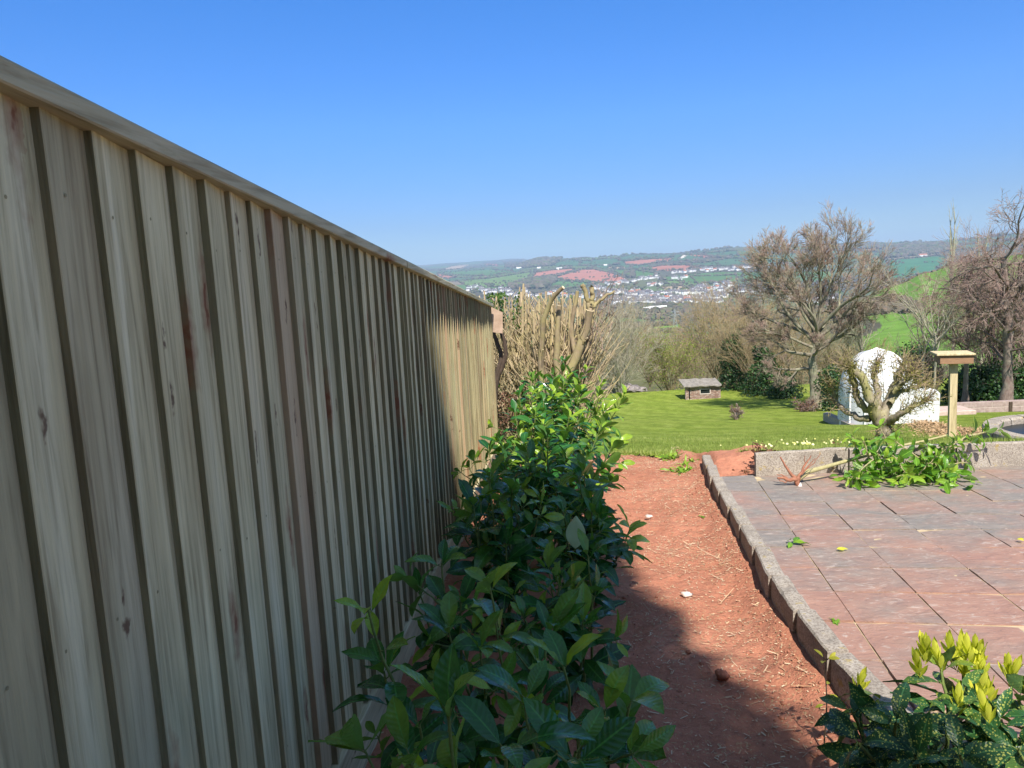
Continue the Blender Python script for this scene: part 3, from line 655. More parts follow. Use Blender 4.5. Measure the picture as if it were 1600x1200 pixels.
# kerb polyline (top edge nearest the soil), measured along the garden
KE = [(1094, 707), (1115, 755), (1150, 810), (1200, 900), (1260, 985), (1330, 1060)]
KP = np.array([on_plane(u, v, .17)[:2] for u, v in KE])[::-1]
KP = np.vstack([[1.17, -1.2], [1.12, .8], [1.08, 1.9], KP])
def kerb_x(y): return np.interp(y, KP[:, 1], KP[:, 0])
def soil_z(x, y):
    clod = .010*fbm(x, y, 1.1)+.008*fbm(x+3, y-2, 3.1)+.005*fbm(x*1.3, y*1.1, 7.7)
    return SLOPE*y+clod-.02*np.exp(-((x-.75)/.25)**2)+.055*np.exp(-((kerb_x(y)-x)/.12)**2)
def edge_y(x): return 8.75+.16*np.sin(x*3.1)+.07*np.sin(x*9+1)
o = grid_mesh(np.arange(-.78, 2.05, .022), np.arange(-1.5, 9.4, .03), lambda X, Y: soil_z(X, Y)-np.where(X > kerb_x(Y)+.05, .25, 0)*(Y < 6.6)+np.where((X > kerb_x(Y)+.04) & (Y >= 6.6), np.interp(Y, [6.6, 6.72, 6.98, 7.25, 7.7, 8.6], [.11, .118, .15, .245, .235, 0])*np.clip((X-kerb_x(Y))/.12, 0, 1)*np.interp(X, [1.45, 1.9], [.62, 1]), 0)-np.clip((Y-edge_y(X))*.35, 0, .3), 'soil_path', MT['soil'])
tag(o, 'bare red soil strip beside the new fence', None, None, 'structure')
def lawn_near(X): return np.interp(X, [1.44, 1.58, 1.95, 2.02], [8.7, 7.62, 7.12, 6.69])+.04*np.sin(X*23)
def lawn_keep(X, Y): return Y > np.where(X > 1.46, lawn_near(X), edge_y(X)-.05)
lx = np.concatenate([np.arange(-6, -1, .25), np.arange(-1, 7, .05), np.arange(7, 24, .25)]); ly = np.concatenate([np.arange(6.66, 11, .035), np.arange(11, 20, .12), np.arange(20, 46, .3)])
o = grid_mesh(lx, ly, lambda X, Y: lawn_z(X, Y)+.006*fbm(X, Y, 1.3)*np.clip((13-Y)/3, 0, 1)-.05*np.clip(1-(Y-(edge_y(X)-.05))/.12, 0, 1)*(X < 1.6), 'lawn', MT['lawn'], keep=lawn_keep)
tag(o, 'mown striped green lawn sloping down to the trees', None, None, 'structure')

def grass():
    b = MB(); n = 95000
    x = rng.uniform(-1.2, 6.5, n); y = 6.75+rng.exponential(3.2, n); ok = (y < 19) & (y > np.where(x > 1.46, lawn_near(x)+.06, edge_y(x)-.12+rng.uniform(-.05, .12, n))); x, y = x[ok], y[ok]
    z = lawn_z(x, y)-.004; n = len(x); h = rng.uniform(.018, .05, n); w_ = rng.uniform(.002, .0045, n); a = rng.uniform(0, 6.283, n); l = rng.uniform(0, .03, n); la = rng.uniform(0, 6.283, n)
    c = np.stack([np.cos(a), np.sin(a)], -1)*w_[:, None]
    P = np.zeros((n, 3, 3)); P[:, 0] = np.stack([x-c[:, 0], y-c[:, 1], z], -1); P[:, 1] = np.stack([x+c[:, 0], y+c[:, 1], z], -1); P[:, 2] = np.stack([x+l*np.cos(la), y+l*np.sin(la), z+h], -1)
    A = np.zeros((n, 3, 3)); A[..., 2] = np.clip(rng.normal(.5, .25, n)+.25*fbm(x, y, .35), 0, 1)[:, None]
    b.add(P.reshape(-1, 3), np.arange(n*3).reshape(n, 3), 0, A.reshape(-1, 3)); o = b.build('grass', MT['blade']); tag(o, 'short grass blades standing in the lawn', 'grass', None, 'stuff')
grass()

def scatter_soil():
    # straw, chips and clods on the red soil
    b = MB(); n = 52000
    x = rng.uniform(-.7, 1.6, n); y = rng.uniform(1.2, 9.0, n)
    dens = np.clip(.25+.75*(x/1.3), .12, 1)*np.clip(.55+.6*np.sin(x*3+y*1.7)*np.sin(y*2.1+1), .12, 1)+np.clip((y-7.6)/1.2, 0, .8)
    ok = (rng.random(n) < dens) & (x < kerb_x(y)-.02); x, y = x[ok], y[ok]; n = len(x)
    z = soil_z(x, y)+.003; L = rng.exponential(.0045, n)+.002; W = rng.uniform(.001, .0026, n); a = rng.normal(.5, 1.1, n)
    big = rng.random(n) < .003; L = np.where(big, rng.uniform(.03, .12, n), L); W = np.where(big, .0018, W)
    d = np.stack([np.cos(a), np.sin(a), rng.normal(0, .15, n)], -1)*L[:, None]; s = np.stack([-np.sin(a), np.cos(a), rng.normal(0, .3, n)], -1)*W[:, None]; c = np.stack([x, y, z+.002], -1)
    P = np.stack([c-d-s, c+d-s, c+d+s, c-d+s], 1); A = np.zeros((n, 4, 3)); A[..., 2] = rng.random(n)[:, None]
    b.add(P.reshape(-1, 3), np.arange(n*4).reshape(n, 4), 0, A.reshape(-1, 3)); o = b.build('straw_chips', MT['straw']); tag(o, 'dry straw and wood chips strewn over the red soil', 'wood chips', None, 'stuff')
    b = MB(); n = 1500; x = rng.uniform(-.7, 1.6, n); y = rng.uniform(1.2, 8.9, n); ok = x < kerb_x(y)-.03; x, y = x[ok], y[ok]; n = len(x)
    edge = rng.random(n) < .35; x = np.where(edge, kerb_x(y)-rng.exponential(.06, n)-.02, x); R = np.minimum(rng.exponential(.0035, n)+.0025, .013)
    blobs(b, np.stack([x, y, soil_z(x, y)-R*.4], -1), R, .7); o = b.build('soil_clods', MT['clod'], smooth=True); tag(o, 'small crumbs and clods of red soil', 'soil', None, 'stuff')
scatter_soil()

def stone(u, v, s, name, label, cat, m, z0=0., sq=.45, plane='soil'):
    p = on_plane(u, v, .13 if plane == 'patio' else 0.)
    if plane == 'lawn': p = on_lawn(u, v)
    b = MB(); V, F3, F4 = blob_template(int(u) % 97, 6, 9); r = np.random.default_rng(int(v)); V = V*(1+r.normal(0, .06, V.shape)); V = V*np.array([s, s*.7, s*sq])
    b.add(V, F3); b.f.append(F4); b.m.append(np.zeros(len(F4), int)); o = b.build(name, m, smooth=True); o.location = (p[0], p[1], p[2]+s*sq*.4); tag(o, label, cat); return o
stone(1073, 930, .032, 'pale_stone', 'flat pale pinkish stone on the soil at the shadow edge', 'stone', MT['stone'])
stone(1127, 1058, .03, 'soil_clod', 'round dark red clod lying on the shaded soil', 'soil clod', MT['clod'], sq=.8)
stone(1014, 808, .03, 'pale_stone', 'flat pinkish stone on the sunlit soil beside the hedge', 'stone', MT['stone'])
stone(1076, 1020, .012, 'soil_clod', 'tiny clod on the soil just inside the shade', 'soil clod', MT['clod'], sq=.8)

# ------------------------------------------------------------------ patio of riven slabs
def patio():
    b = MB(); r = np.random.default_rng(11)
    # slab grid: long joints run away from the viewer, cross joints run across
    e1 = on_plane(1360, 855, .13)[:2]; e2 = on_plane(1486, 981, .13)[:2]; dl = nrm(e2-e1); dl = -dl if dl[1] < 0 else dl
    dc = np.array([dl[1], -dl[0]]); O = e1
    W, D = .37, .392
    def toz(P): return .13+SLOPE*P[..., 1]
    wall_y = 6.62
    for i in range(-3, 23):
        for j in range(-19, 9):
            o0 = O+dc*(i*W)+dl*(j*D+0*(i % 2))
            g = .0036
            a_, c_ = np.linspace(g, W-g, 5), np.linspace(g*1.9, D-g*1.9, 5)
            U, V_ = np.meshgrid(a_, c_); P2 = o0+U[..., None]*dc+V_[..., None]*dl
            if (P2[..., 0] < kerb_x(P2[..., 1])+.02).all() or (P2[..., 1] > wall_y).all(): continue
            P2[..., 0] = np.maximum(P2[..., 0], kerb_x(P2[..., 1])+.06); 
            k = P2[..., 1] > wall_y+.02; P2[..., 1] = np.where(k, wall_y+.02, P2[..., 1])
            tilt = r.normal(0, .004); z = toz(P2)+tilt*(U/W-.5)+r.normal(0, .002)+.0015*r.normal(size=U.shape)
            P = np.concatenate([P2, z[..., None]], -1); idx = np.arange(25).reshape(5, 5)
            F = np.stack([idx[:-1, :-1], idx[:-1, 1:], idx[1:, 1:], idx[1:, :-1]], -1).reshape(-1, 4)
            far = np.clip((P2[..., 1].mean()-3.2)/3.2, 0, 1)
            at_ = (r.random(), np.clip(.20+.62*far+r.normal(0, .09), 0, 1), 0)
            b.add(P.reshape(-1, 3), F[:, ::-1] if np.cross(dc, dl) < 0 else F, 0, at_)
            rim = list(idx[0])+list(idx[1:, 4])+list(idx[4, :4][::-1])+list(idx[1:4, 0][::-1]); T = P.reshape(-1, 3)[rim]; Bm = T-np.array([0, 0, .03]); n = len(rim)
            b.add(np.vstack([T, Bm]), [(q, q+n, (q+1) % n+n, (q+1) % n) for q in range(n)], 0, at_)
    o = b.build('patio', MT['patio']); tag(o, 'riven red and grey slab patio', None, None, 'structure')
    xs = np.arange(1.0, 12, .2); grid_ = grid_mesh(xs, np.arange(-3, 6.75, .15), lambda X, Y: .13+SLOPE*Y-.0055+.0008*np.sin(X*9)*np.sin(Y*7)-np.where(X < kerb_x(Y)+.06, .3, 0), 'patio_joints', MT['joint'])
    tag(grid_, 'sandy mortar between the patio slabs', None, None, 'structure')
patio()

def kerb():
    t = thing('concrete_kerb', 'low kerb of overlapping weathered concrete blocks between soil and patio', 'kerb', (1.2, 3.5, -.2))
    r = np.random.default_rng(5); ys = [7.62]
    while ys[-1] > -.9: ys.append(ys[-1]-(.50 if ys[-1] < 4.2 else .56)*r.uniform(.92, 1.05))
    for a_, c_ in zip(ys[:-1], ys[1:]):
        A = np.array([kerb_x(a_), a_]); C = np.array([kerb_x(c_), c_]); d = nrm(C-A); nn = np.array([d[1], -d[0]]); nn = -nn if nn[0] < 0 else nn
        # each block is set slightly askew so that its near end stands proud
        A2 = A+nn*(.008+r.normal(0, .003)); C2 = C-nn*(.004+r.normal(0, .003)); g = .006; A2 = A2+d*g; C2 = C2-d*g
        Wd = .088; zt = lambda q: .17+SLOPE*q[1]
        n = 8; b = MB(); rows = []
        dz = r.normal(0, .006); tw = r.normal(0, .006)
        for k in range(n+1):
            f = k/n; p = A2*(1-f)+C2*f; z = zt(p)+dz+tw*(f-.5)+r.normal(0, .0012); ch = .006+abs(r.normal(0, .003)); ww = Wd+r.normal(0, .001)
            e_ = .007 if k in (0, n) else 0
            rows.append([(p[0]+nn[0]*0, p[1]+nn[1]*0, z-.42), (p[0]+nn[0]*e_, p[1]+nn[1]*e_, z-ch-e_*.5), (p[0]+nn[0]*(ch+e_), p[1]+nn[1]*(ch+e_), z-e_*.5), (p[0]+nn[0]*ww/2, p[1]+nn[1]*ww/2, z+r.normal(0, .002)-e_*.4), (p[0]+nn[0]*(ww-ch), p[1]+nn[1]*(ww-ch), z-e_*.5), (p[0]+nn[0]*ww, p[1]+nn[1]*ww, z-ch), (p[0]+nn[0]*ww, p[1]+nn[1]*ww, z-.42)])
        V = np.array(rows).reshape(-1, 3); m = 7; F = [(k*m+j, k*m+j+1, (k+1)*m+j+1, (k+1)*m+j) for k in range(n) for j in range(m-1)]
        F = [f[::-1] for f in F]; b.add(V, F); b.add(V[:m], [tuple(range(m))]); b.add(V[-m:], [tuple(range(m))[::-1]])
        part(b, 'block', MT['concrete'], t)
kerb()

def back_wall():
    t = thing('low_wall', 'low wall of upright concrete edging slabs at the back of the patio', 'wall', (4, 6.6, -.4))
    r = np.random.default_rng(3); P0 = on_plane(1178, 742, .13); x = P0[0]; y0 = 6.62
    while x < 10.5:
        L = .90 if x > P0[0]+.1 else .80; zt = lambda q: patio_z(y0)+.205
        b = MB(); d = r.normal(0, .008); n = 10; m = 6; V = []
        for k in range(n+1):
            f = k/n; X = x+.006+(L-.012)*f; z = zt(0)+r.normal(0, .0018)+d*(f-.5)*.6; y = y0+d*(f-.5)
            V += [(X, y, z-.4), (X, y, z-.008), (X, y+.008, z), (X, y+.05, z), (X, y+.058, z-.008), (X, y+.058, z-.4)]
        F = [(k*m+j, (k+1)*m+j, (k+1)*m+j+1, k*m+j+1) for k in range(n) for j in range(m-1)]; b.add(V, F); b.add(V[:m], [tuple(range(m))]); b.add(V[-m:], [tuple(range(m))[::-1]])
        part(b, 'slab', MT['concrete'], t); x += L
back_wall()

# ------------------------------------------------------------------ close board fence
FX = -.74; FEND = 9.35
def zf(y, c): return CAM[2]+c+SLOPE*y
def fence():
    t = thing('timber_fence', 'new close board timber fence running down along the soil', 'fence', (FX, 4, 0))
    r = np.random.default_rng(21); zb, zt_ = -1.285, .375
    for (a_, c_) in ((-1.2, 3.78), (3.80, FEND)):
        b = MB(); y = a_; k = 0; pit = .1285
        while y < c_-.02:
            w_ = min(pit*r.uniform(.95, 1.05), c_-y); T0 = .0222+r.normal(0, .0022); T1 = .005; ov = .015
            # feather edge board: thick edge towards the viewer
            warm = max(0, r.normal(-.06, .17)); warm = .5 if (abs(y-2.02) < .066) else min(warm, .55); tint = (r.random()*9, warm, r.normal(0, .15))
            dz = r.normal(0, .004); lean = r.normal(0, .0018); xo = r.normal(0, .0012); n = 8; V = []
            for q in range(n+1):
                f = q/n; z0 = zf(y, zb)+(zf(y, zt_)-zf(y, zb))*f+dz; wv = .0012*math.sin(f*5+y*9)+lean*(f-.5)
                y1 = y+w_+ov; z1 = z0+SLOPE*(w_+ov)
                V += [(FX-.012, y+wv, z0), (FX+T0+xo-.0015, y+wv, z0), (FX+T0+xo, y+.0015+wv, z0), (FX+T1+.5*(T0-T1)+xo, y+w_*.5+wv, z0+SLOPE*w_*.5), (FX+T1+xo, y1+wv, z1), (FX-.012, y1+wv, z1)]
            m = 6; F = [(q*m+j, (q+1)*m+j, (q+1)*m+j+1, q*m+j+1) for q in range(n) for j in range(m-1)]
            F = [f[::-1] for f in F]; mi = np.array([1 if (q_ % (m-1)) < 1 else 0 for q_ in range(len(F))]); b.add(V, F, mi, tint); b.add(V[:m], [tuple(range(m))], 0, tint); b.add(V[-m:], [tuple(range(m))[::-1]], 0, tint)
            for zc_ in (-1.02, -.42, .23):      # nail heads
                zz = zf(y+w_*.3, zc_)+r.normal(0, .012); yy = y+w_*.26+r.normal(0, .006); xx = FX+T0+xo-(T0-T1)*.26*1.0+.0008; an = np.arange(6)*np.pi/3
                b.add(np.stack([np.full(6, xx), yy+.0032*np.cos(an), zz+.0032*np.sin(an)], -1), [tuple(range(6))], 1, (tint[0], 0, .2))
            y += w_; k += 1
        part(b, 'board_panel', [MT['board'], MT['boardedge_shade']], t)
        g = .003
        # capping rail
        b = MB(); X0, X1 = FX-.075, FX+.046; V = []
        for y in (a_+g, c_-g):
            zc, zd = zf(y, .361), zf(y, .400)
            V += [(X0, y, zc), (X1-.003, y, zc), (X1, y, zc+.003), (X1, y, zd-.008), (X1-.006, y, zd-.002), ((X0+X1)/2, y, zd+.012), (X0, y, zd)]
        F = [(j, (j+1) % 7, 7+(j+1) % 7, 7+j) for j in range(7)]; F = [f[::-1] for f in F]; tt = (r.random()*5, .05, r.normal(.05, .04)); b.add(V, F, 0, tt); b.add(V[:7], [tuple(range(7))], 0, tt); b.add(V[7:], [tuple(range(7))[::-1]], 0, tt)
        part(b, 'capping_rail', MT['railwood'], t)
    y = -1.2
    for L in (3.0, 1.98, 2.9, 2.67):       # gravel boards
        b = MB(); V = []
        for q in (y+.003, y+L-.003):
            z0, z1 = zf(q, -1.445), zf(q, -1.287); V += [(FX-.02, q, z0-.06), (FX+.032, q, z0-.06), (FX+.032, q, z1-.003), (FX+.029, q, z1), (FX-.02, q, z1)]
        F = [(j, (j+1) % 5, 5+(j+1) % 5, 5+j) for j in range(5)]; tt = (r.random()*5, .04, .12); b.add(V, [f[::-1] for f in F], 0, tt); b.add(V[:5], [tuple(range(5))], 0, tt); b.add(V[5:], [tuple(range(5))[::-1]], 0, tt)
        part(b, 'gravel_board', MT['railwood'], t); y += L
    for y in (-1.1, .85, 2.3, 3.78, 5.6, 7.4, 9.26):
        b = MB(); b.box(FX-.115, FX-.03, y-.045, y+.045, zf(y, -1.6), zf(y, .355), 0, (y, 0, 0)); part(b, 'post', MT['board'], t)
    for c in (-1.05, -.45, .2):
        b = MB(); V = []
        for q in (-1.2, FEND): V += [(FX-.05, q, zf(q, c)), (FX-.0125, q, zf(q, c)), (FX-.0125, q, zf(q, c+.07)), (FX-.05, q, zf(q, c+.07))]
        b.add(V, [(j, (j+1) % 4, 4+(j+1) % 4, 4+j) for j in range(4)]); part(b, 'rail', MT['railwood'], t)
fence()

# timber block and vine at the far end of the fence
def fence_end():
    A = at(767, 480, 9.62); B = at(785, 521, 9.62)
    b = MB(); V = [tuple(at(u, v, yy)) for yy in (9.45, 10.05) for (u, v) in ((766, 479), (785.5, 488), (785.5, 521), (766, 518))]
    V = [at(766, 479, 9.45), at(785.5, 488, 9.45), at(785.5, 521, 9.45), at(766, 518.5, 9.45)]; V += [v+np.array([-.02, .10, 0]) for v in V]
    b.add(V, [(0, 1, 2, 3)[::-1], (4, 5, 6, 7), (0, 4, 5, 1)[::-1], (1, 5, 6, 2)[::-1], (2, 6, 7, 3)[::-1], (3, 7, 4, 0)[::-1]], 0, (2, .0, .1))
    o = b.build('timber_block', mat_simple('weathered_brown_timber', (.33, .23, .16), (.48, .35, .26), 12, .85, .3)); tag(o, 'square brown timber end sticking out past the far end of the fence', 'timber block'); recenter(o, V[3])
    b = MB()
    for pts in ([(771, 519), (776, 535), (783, 552), (783, 566), (776, 584), (773, 610), (772, 660)], [(783, 519), (789, 536), (790, 556), (784, 575), (777, 588), (773, 612)]):
        P = np.array([at(u, v, 9.75) for u, v in pts]); f = np.linspace(0, len(P)-1, 22); P = np.stack([np.interp(f, range(len(P)), P[:, i]) for i in range(3)], -1); P = P+rng.normal(0, .003, P.shape)
        b.tubes(P[None], np.linspace(.024, .04, 22)[None], 8)
    o = b.build('vine', MT['darkstem'], smooth=True); tag(o, 'dark curved vine hanging below the timber block', 'vine'); recenter(o, at(772, 660, 9.75))
fence_end()

# ------------------------------------------------------------------ leaves
def leaves(b, P, D, Nn, L, W, droop=.25, fold=.25, tint=None, seg=5, m=0, shape='oval', curl=None):
    """P base (n,3), D direction, Nn upper side normal; L length, W full width"""
    P = np.asarray(P, float); n = len(P)
    if n == 0: return
    D = nrm(D); S = nrm(np.cross(D, Nn)); Up = np.cross(S, D)
    L = np.broadcast_to(L, n); W = np.broadcast_to(W, n); droop = np.broadcast_to(droop, n)
    t = np.linspace(0, 1, seg+1)
    if shape == 'oval': pr = np.sin(np.pi*np.clip(t, 0, 1)**1.12)**.8; pr[0] = .06; pr[-1] = 0.03
    elif shape == 'toothed': pr = np.sin(np.pi*np.clip(t, 0, 1)**.9)**.85*(1+.10*(np.arange(seg+1) % 2)); pr[0] = .06; pr[-1] = .02
    else: pr = np.sin(np.pi*t**.9); pr[0] = .1; pr[-1] = .02
    xs = np.array([-1, -.5, 0, .5, 1])
    fw = t[None]-0*t[None]; ang = droop[:, None]*t[None]*1.6
    # arc in the D-Up plane
    st = np.diff(t); cx = np.concatenate([np.zeros((n, 1)), np.cumsum(np.cos((ang[:, 1:]+ang[:, :-1])/2)*st, 1)], 1); cz = -np.concatenate([np.zeros((n, 1)), np.cumsum(np.sin((ang[:, 1:]+ang[:, :-1])/2)*st, 1)], 1)
    wav = rng.normal(0, .018, (n, seg+1, 5))*(np.abs(xs)[None, None])
    X = xs[None, None]*pr[None, :, None]*(W/2)[:, None, None]
    zz = (cz*L[:, None])[:, :, None]+fold*np.abs(X)*1.0+wav*L[:, None, None]
    V = P[:, None, None]+D[:, None, None]*(cx*L[:, None])[:, :, None, None]+S[:, None, None]*X[..., None]+Up[:, None, None]*zz[..., None]
    k = (seg+1)*5; idx = np.arange(k).reshape(seg+1, 5)
    F = np.stack([idx[:-1, :-1], idx[:-1, 1:], idx[1:, 1:], idx[1:, :-1]], -1).reshape(-1, 4)
    F = (F[None]+(np.arange(n)*k)[:, None, None]).reshape(-1, 4)
    A = np.zeros((n, seg+1, 5, 3)); A[..., 0] = xs; A[..., 1] = t[None, :, None]; A[..., 2] = (rng.random(n) if tint is None else np.clip(tint, 0, 1))[:, None, None]
    b.add(V.reshape(-1, 3), F, m, A.reshape(-1, 3))

def stem_leaves(bl, bs, pts, rad0, nleaf, L0, aspect, r, young=.25, start=.2, petiole=.012, droop=.3, shape='oval', seg=6, up=.55, tw=8):
    """leaves in a loose spiral along a stem, crowding into a whorl at the tip"""
    pts = np.asarray(pts); k = len(pts); cum = np.concatenate([[0], np.cumsum(np.linalg.norm(np.diff(pts, axis=0), axis=1))]); tot = cum[-1]
    f = start+(1-start)*(np.linspace(0, 1, nleaf)**.62); f[-min(4, nleaf):] = np.linspace(.965, 1, min(4, nleaf))
    s = f*tot; P = np.stack([np.interp(s, cum, pts[:, i]) for i in range(3)], -1)
    T = np.stack([np.interp(np.minimum(s+.01, tot), cum, pts[:, i])-np.interp(np.minimum(s+.01, tot)-.02, cum, pts[:, i]) for i in range(3)], -1); T = nrm(T)
    ph = np.arange(nleaf)*2.4+r.uniform(0, 6.28)+r.normal(0, .25, nleaf)
    a = nrm(np.cross(T, np.array([.3, .1, 1.]))+1e-6); c = np.cross(T, a)
    out = a*np.cos(ph)[:, None]+c*np.sin(ph)[:, None]
    el = up*(.25+1.1*f**3)+r.normal(0, .16, nleaf)                     # tip leaves stand up, lower ones spread
    D = nrm(out*np.cos(el)[:, None]+T*np.sin(el)[:, None]+np.array([0, 0, -.10])*(1-f)[:, None])
    Nn = nrm(T*np.cos(el)[:, None]-out*np.sin(el)[:, None]+r.normal(0, .34, (nleaf, 3)))
    L = L0*(1-.28*f**6)*r.uniform(.58, 1.14, nleaf); W = L*aspect*r.uniform(.9, 1.1, nleaf)
    tint = np.clip(.18+r.normal(0, .13, nleaf)+young*f**3*1.1, 0, 1)
    base = P+out*rad0
    pe = base+D*petiole
    bs.tubes(np.stack([base-out*rad0*.8, pe], 1), np.full((nleaf, 2), .0016), 4)
    leaves(bl, pe-D*.002, D, Nn, L, W, droop=droop*r.uniform(.1, 2.0, nleaf), fold=.26, tint=tint, seg=seg, shape=shape)
def curve(p0, p1, bow, n=10, r=None):
    p0, p1 = np.asarray(p0, float), np.asarray(p1, float); f = np.linspace(0, 1, n)[:, None]; mid = (p0+p1)/2+np.asarray(bow)
    P = (1-f)**2*p0+2*f*(1-f)*mid+f*f*p1
    if r is not None: P[1:-1] += r.normal(0, .003, (n-2, 3))
    return P

# ------------------------------------------------------------------ cherry laurel hedge plants
LAUREL_GROUP = 'cherry laurel plants of the new hedge'
def laurel(base, tips, label, seed, L0=.15, nl=(13, 20), young=.55):
    r = np.random.default_rng(seed); z0 = float(soil_z(np.array(base[0]), np.array(base[1]))); p0 = np.array([base[0], base[1], z0-.02])
    L0 *= 1.22; t = thing('laurel_plant', label, 'laurel plant', p0+[0, 0, .02], LAUREL_GROUP); bl, bs = MB(), MB()
    for q in tips:
        tip = np.array(q[:3]); o_ = p0+np.array([r.normal(0, .03), r.normal(0, .03), 0]); out = (tip-p0)*np.array([1, 1, 0])
        P = curve(o_, tip, out*.12+[0, 0, -.02], 12, r); bs.tubes(P[None], np.linspace(.0075, .0032, 12)[None], 6)
        ln = np.linalg.norm(tip-o_); n = int(r.integers(*nl)*min(1.25, .55+ln/1.2)*.88); st = q[3] if len(q) > 3 else .18
        stem_leaves(bl, bs, P, .004, n, L0, .41, r, up=.75, droop=.42, young=q[4] if len(q) > 4 else young, start=st)
        # a side shoot or two
        for _ in range(q[5] if len(q) > 5 else int(r.integers(1, 3))):
            k = int(r.integers(4, 9)); d = nrm(np.array([r.normal(), r.normal(), .9])); P2 = curve(P[k], P[k]+d*ln*r.uniform(.2, .34), [0, 0, -.01], 7, r); bs.tubes(P2[None], np.linspace(.004, .0025, 7)[None], 5)
            stem_leaves(bl, bs, P2, .003, int(r.integers(5, 8)), L0*.8, .39, r, young=young, start=.25)
    part(bs, 'stem', MT['stem'], t, smooth=True); part(bl, 'foliage', MT['laurel'], t, smooth=True); return t
def auto_tips(base, h, spread, n, seed, zs=(.55, 1.0)):
    r = np.random.default_rng(seed); z0 = SLOPE*base[1]; out = []
    for i in range(n):
        a = i*2.4+r.uniform(-.4, .4); q = math.sqrt((i+.3)/n)*spread*r.uniform(.8, 1.15); f = zs[1]-(zs[1]-zs[0])*(q/spread)**1.5*r.uniform(.4, 1)
        out.append((base[0]+q*math.cos(a), base[1]+q*math.sin(a)*.95, z0+h*f, .15, r.uniform(.15, .5)))
    return out
def hedge():
    A = lambda u, v, y: tuple(at(u, v, y))
    B = (-.16, 1.28); laurel(B, [A(700, 1110, 1.25)+(.3, .35), A(640, 1180, 1.25)+(.3, .3), A(790, 1165, 1.2)+(.3, .3), A(900, 1175, 1.2)+(.3, .4)]+auto_tips(B, .5, .15, 1, 2), 'nearest laurel plant at the bottom edge, big upright leaves in shade', 101, .15, (9, 12))
    B = (-.37, 1.95); laurel(B, [A(575, 950, 1.82)+(.5, .9, 0), A(600, 1050, 1.9)+(.3, .2), A(655, 1130, 1.75)+(.3, .2)]+auto_tips(B, .4, .12, 1, 4), 'laurel shoot leaning left over the gravel board of the fence', 102, .12, (10, 14))
    B = (.05, 1.75); laurel(B, [A(880, 1040, 1.7)+(.3, .5), A(945, 1110, 1.62)+(.4, .5), A(985, 1095, 1.7)+(.55, .5), A(820, 1090, 1.6)+(.3, .3)]+auto_tips(B, .42, .15, 1, 6), 'shaded laurel plant reaching right over the soil near the viewer', 103, .14, (9, 12))
    B = (-.18, 2.25); laurel(B, [A(765, 915, 2.15)+(.25, .6), A(750, 1010, 2.1)+(.2, .4), A(860, 985, 2.2)+(.2, .3), A(700, 985, 2.3)+(.2, .3)]+auto_tips(B, .5, .15, 1, 8), 'laurel with one upright pointed shoot in the middle of the shaded row', 104, .15, (10, 13))
    B = (-.47, 2.85); laurel(B, [A(690, 880, 2.75)+(.35, .35), A(655, 925, 2.8)+(.3, .2), A(720, 940, 2.75)+(.3, .2)]+auto_tips(B, .4, .1, 1, 9), 'small laurel rosette close against the fence', 105, .14, (10, 14))
    B = (.04, 2.95); laurel(B, [A(910, 975, 2.7)+(.2, .5), A(870, 900, 2.9)+(.2, .2), A(800, 930, 2.8)+(.2, .2), A(930, 930, 2.9)+(.2, .3)]+auto_tips(B, .6, .2, 2, 10), 'dark laurel plant beside the shaded soil in mid row', 106, .145, (13, 18))
    B = (-.30, 3.55); laurel(B, [A(765, 745, 3.45)+(.2, .3), A(740, 790, 3.4)+(.2, .2), A(800, 765, 3.5)+(.2, .25), A(845, 790, 3.45)+(.2, .35), A(790, 850, 3.3)+(.2, .2)]+auto_tips(B, .7, .2, 3, 12), 'tall dark laurel with its top against the fence boards', 107, .15, (15, 20))
    B = (.08, 3.9); laurel(B, [A(905, 745, 3.8)+(.2, .3), A(880, 800, 3.6)+(.2, .3), A(945, 830, 3.8)+(.2, .7), A(985, 825, 3.9)+(.5, 1.0), A(925, 800, 3.7)+(.2, .3)]+auto_tips(B, .75, .22, 4, 14), 'laurel at the edge of the shade with a pale leaf hanging in front', 108, .145, (15, 20), .35)
    B = (-.12, 4.6); laurel(B, [A(835, 745, 4.4)+(.2, .5), A(885, 715, 4.5)+(.2, .6), A(930, 740, 4.5)+(.2, .8), A(955, 700, 4.6)+(.3, 1.)]+auto_tips(B, .85, .27, 5, 16), 'sunlit laurel behind the dark tall ones', 109, .14, (24, 31), .6)  # from here on the raised young tint also paints in sunlight
    B = (-.16, 5.5); laurel(B, [A(820, 690, 5.3)+(.2, .9), A(850, 665, 5.3)+(.2, .8), A(890, 650, 5.4)+(.2, .9), A(940, 665, 5.4)+(.2, .9), A(965, 690, 5.4)+(.2, .9)]+auto_tips(B, 1.0, .32, 6, 18), 'bright green sunlit laurel in the far half of the hedge', 110, .135, (24, 31), .8)
    B = (-.08, 6.5); laurel(B, [A(830, 622, 6.3)+(.2, .9), A(870, 610, 6.4)+(.2, .9), A(905, 610, 6.4)+(.2, .9), A(975, 618, 6.4)+(.2, .9), A(945, 640, 6.3)+(.2, .9)]+auto_tips(B, 1.12, .36, 6, 20), 'bright laurel with a shoot spreading right over the lawn edge', 111, .135, (24, 31), .8)
    B = (.02, 7.4); laurel(B, [A(915, 578, 7.3)+(.2, .9), A(885, 590, 7.3)+(.2, .9), A(940, 600, 7.4)+(.2, .9)]+auto_tips(B, 1.2, .34, 6, 22), 'farthest and tallest laurel of the hedge, its tip against the far trees', 112, .135, (24, 31), .8)
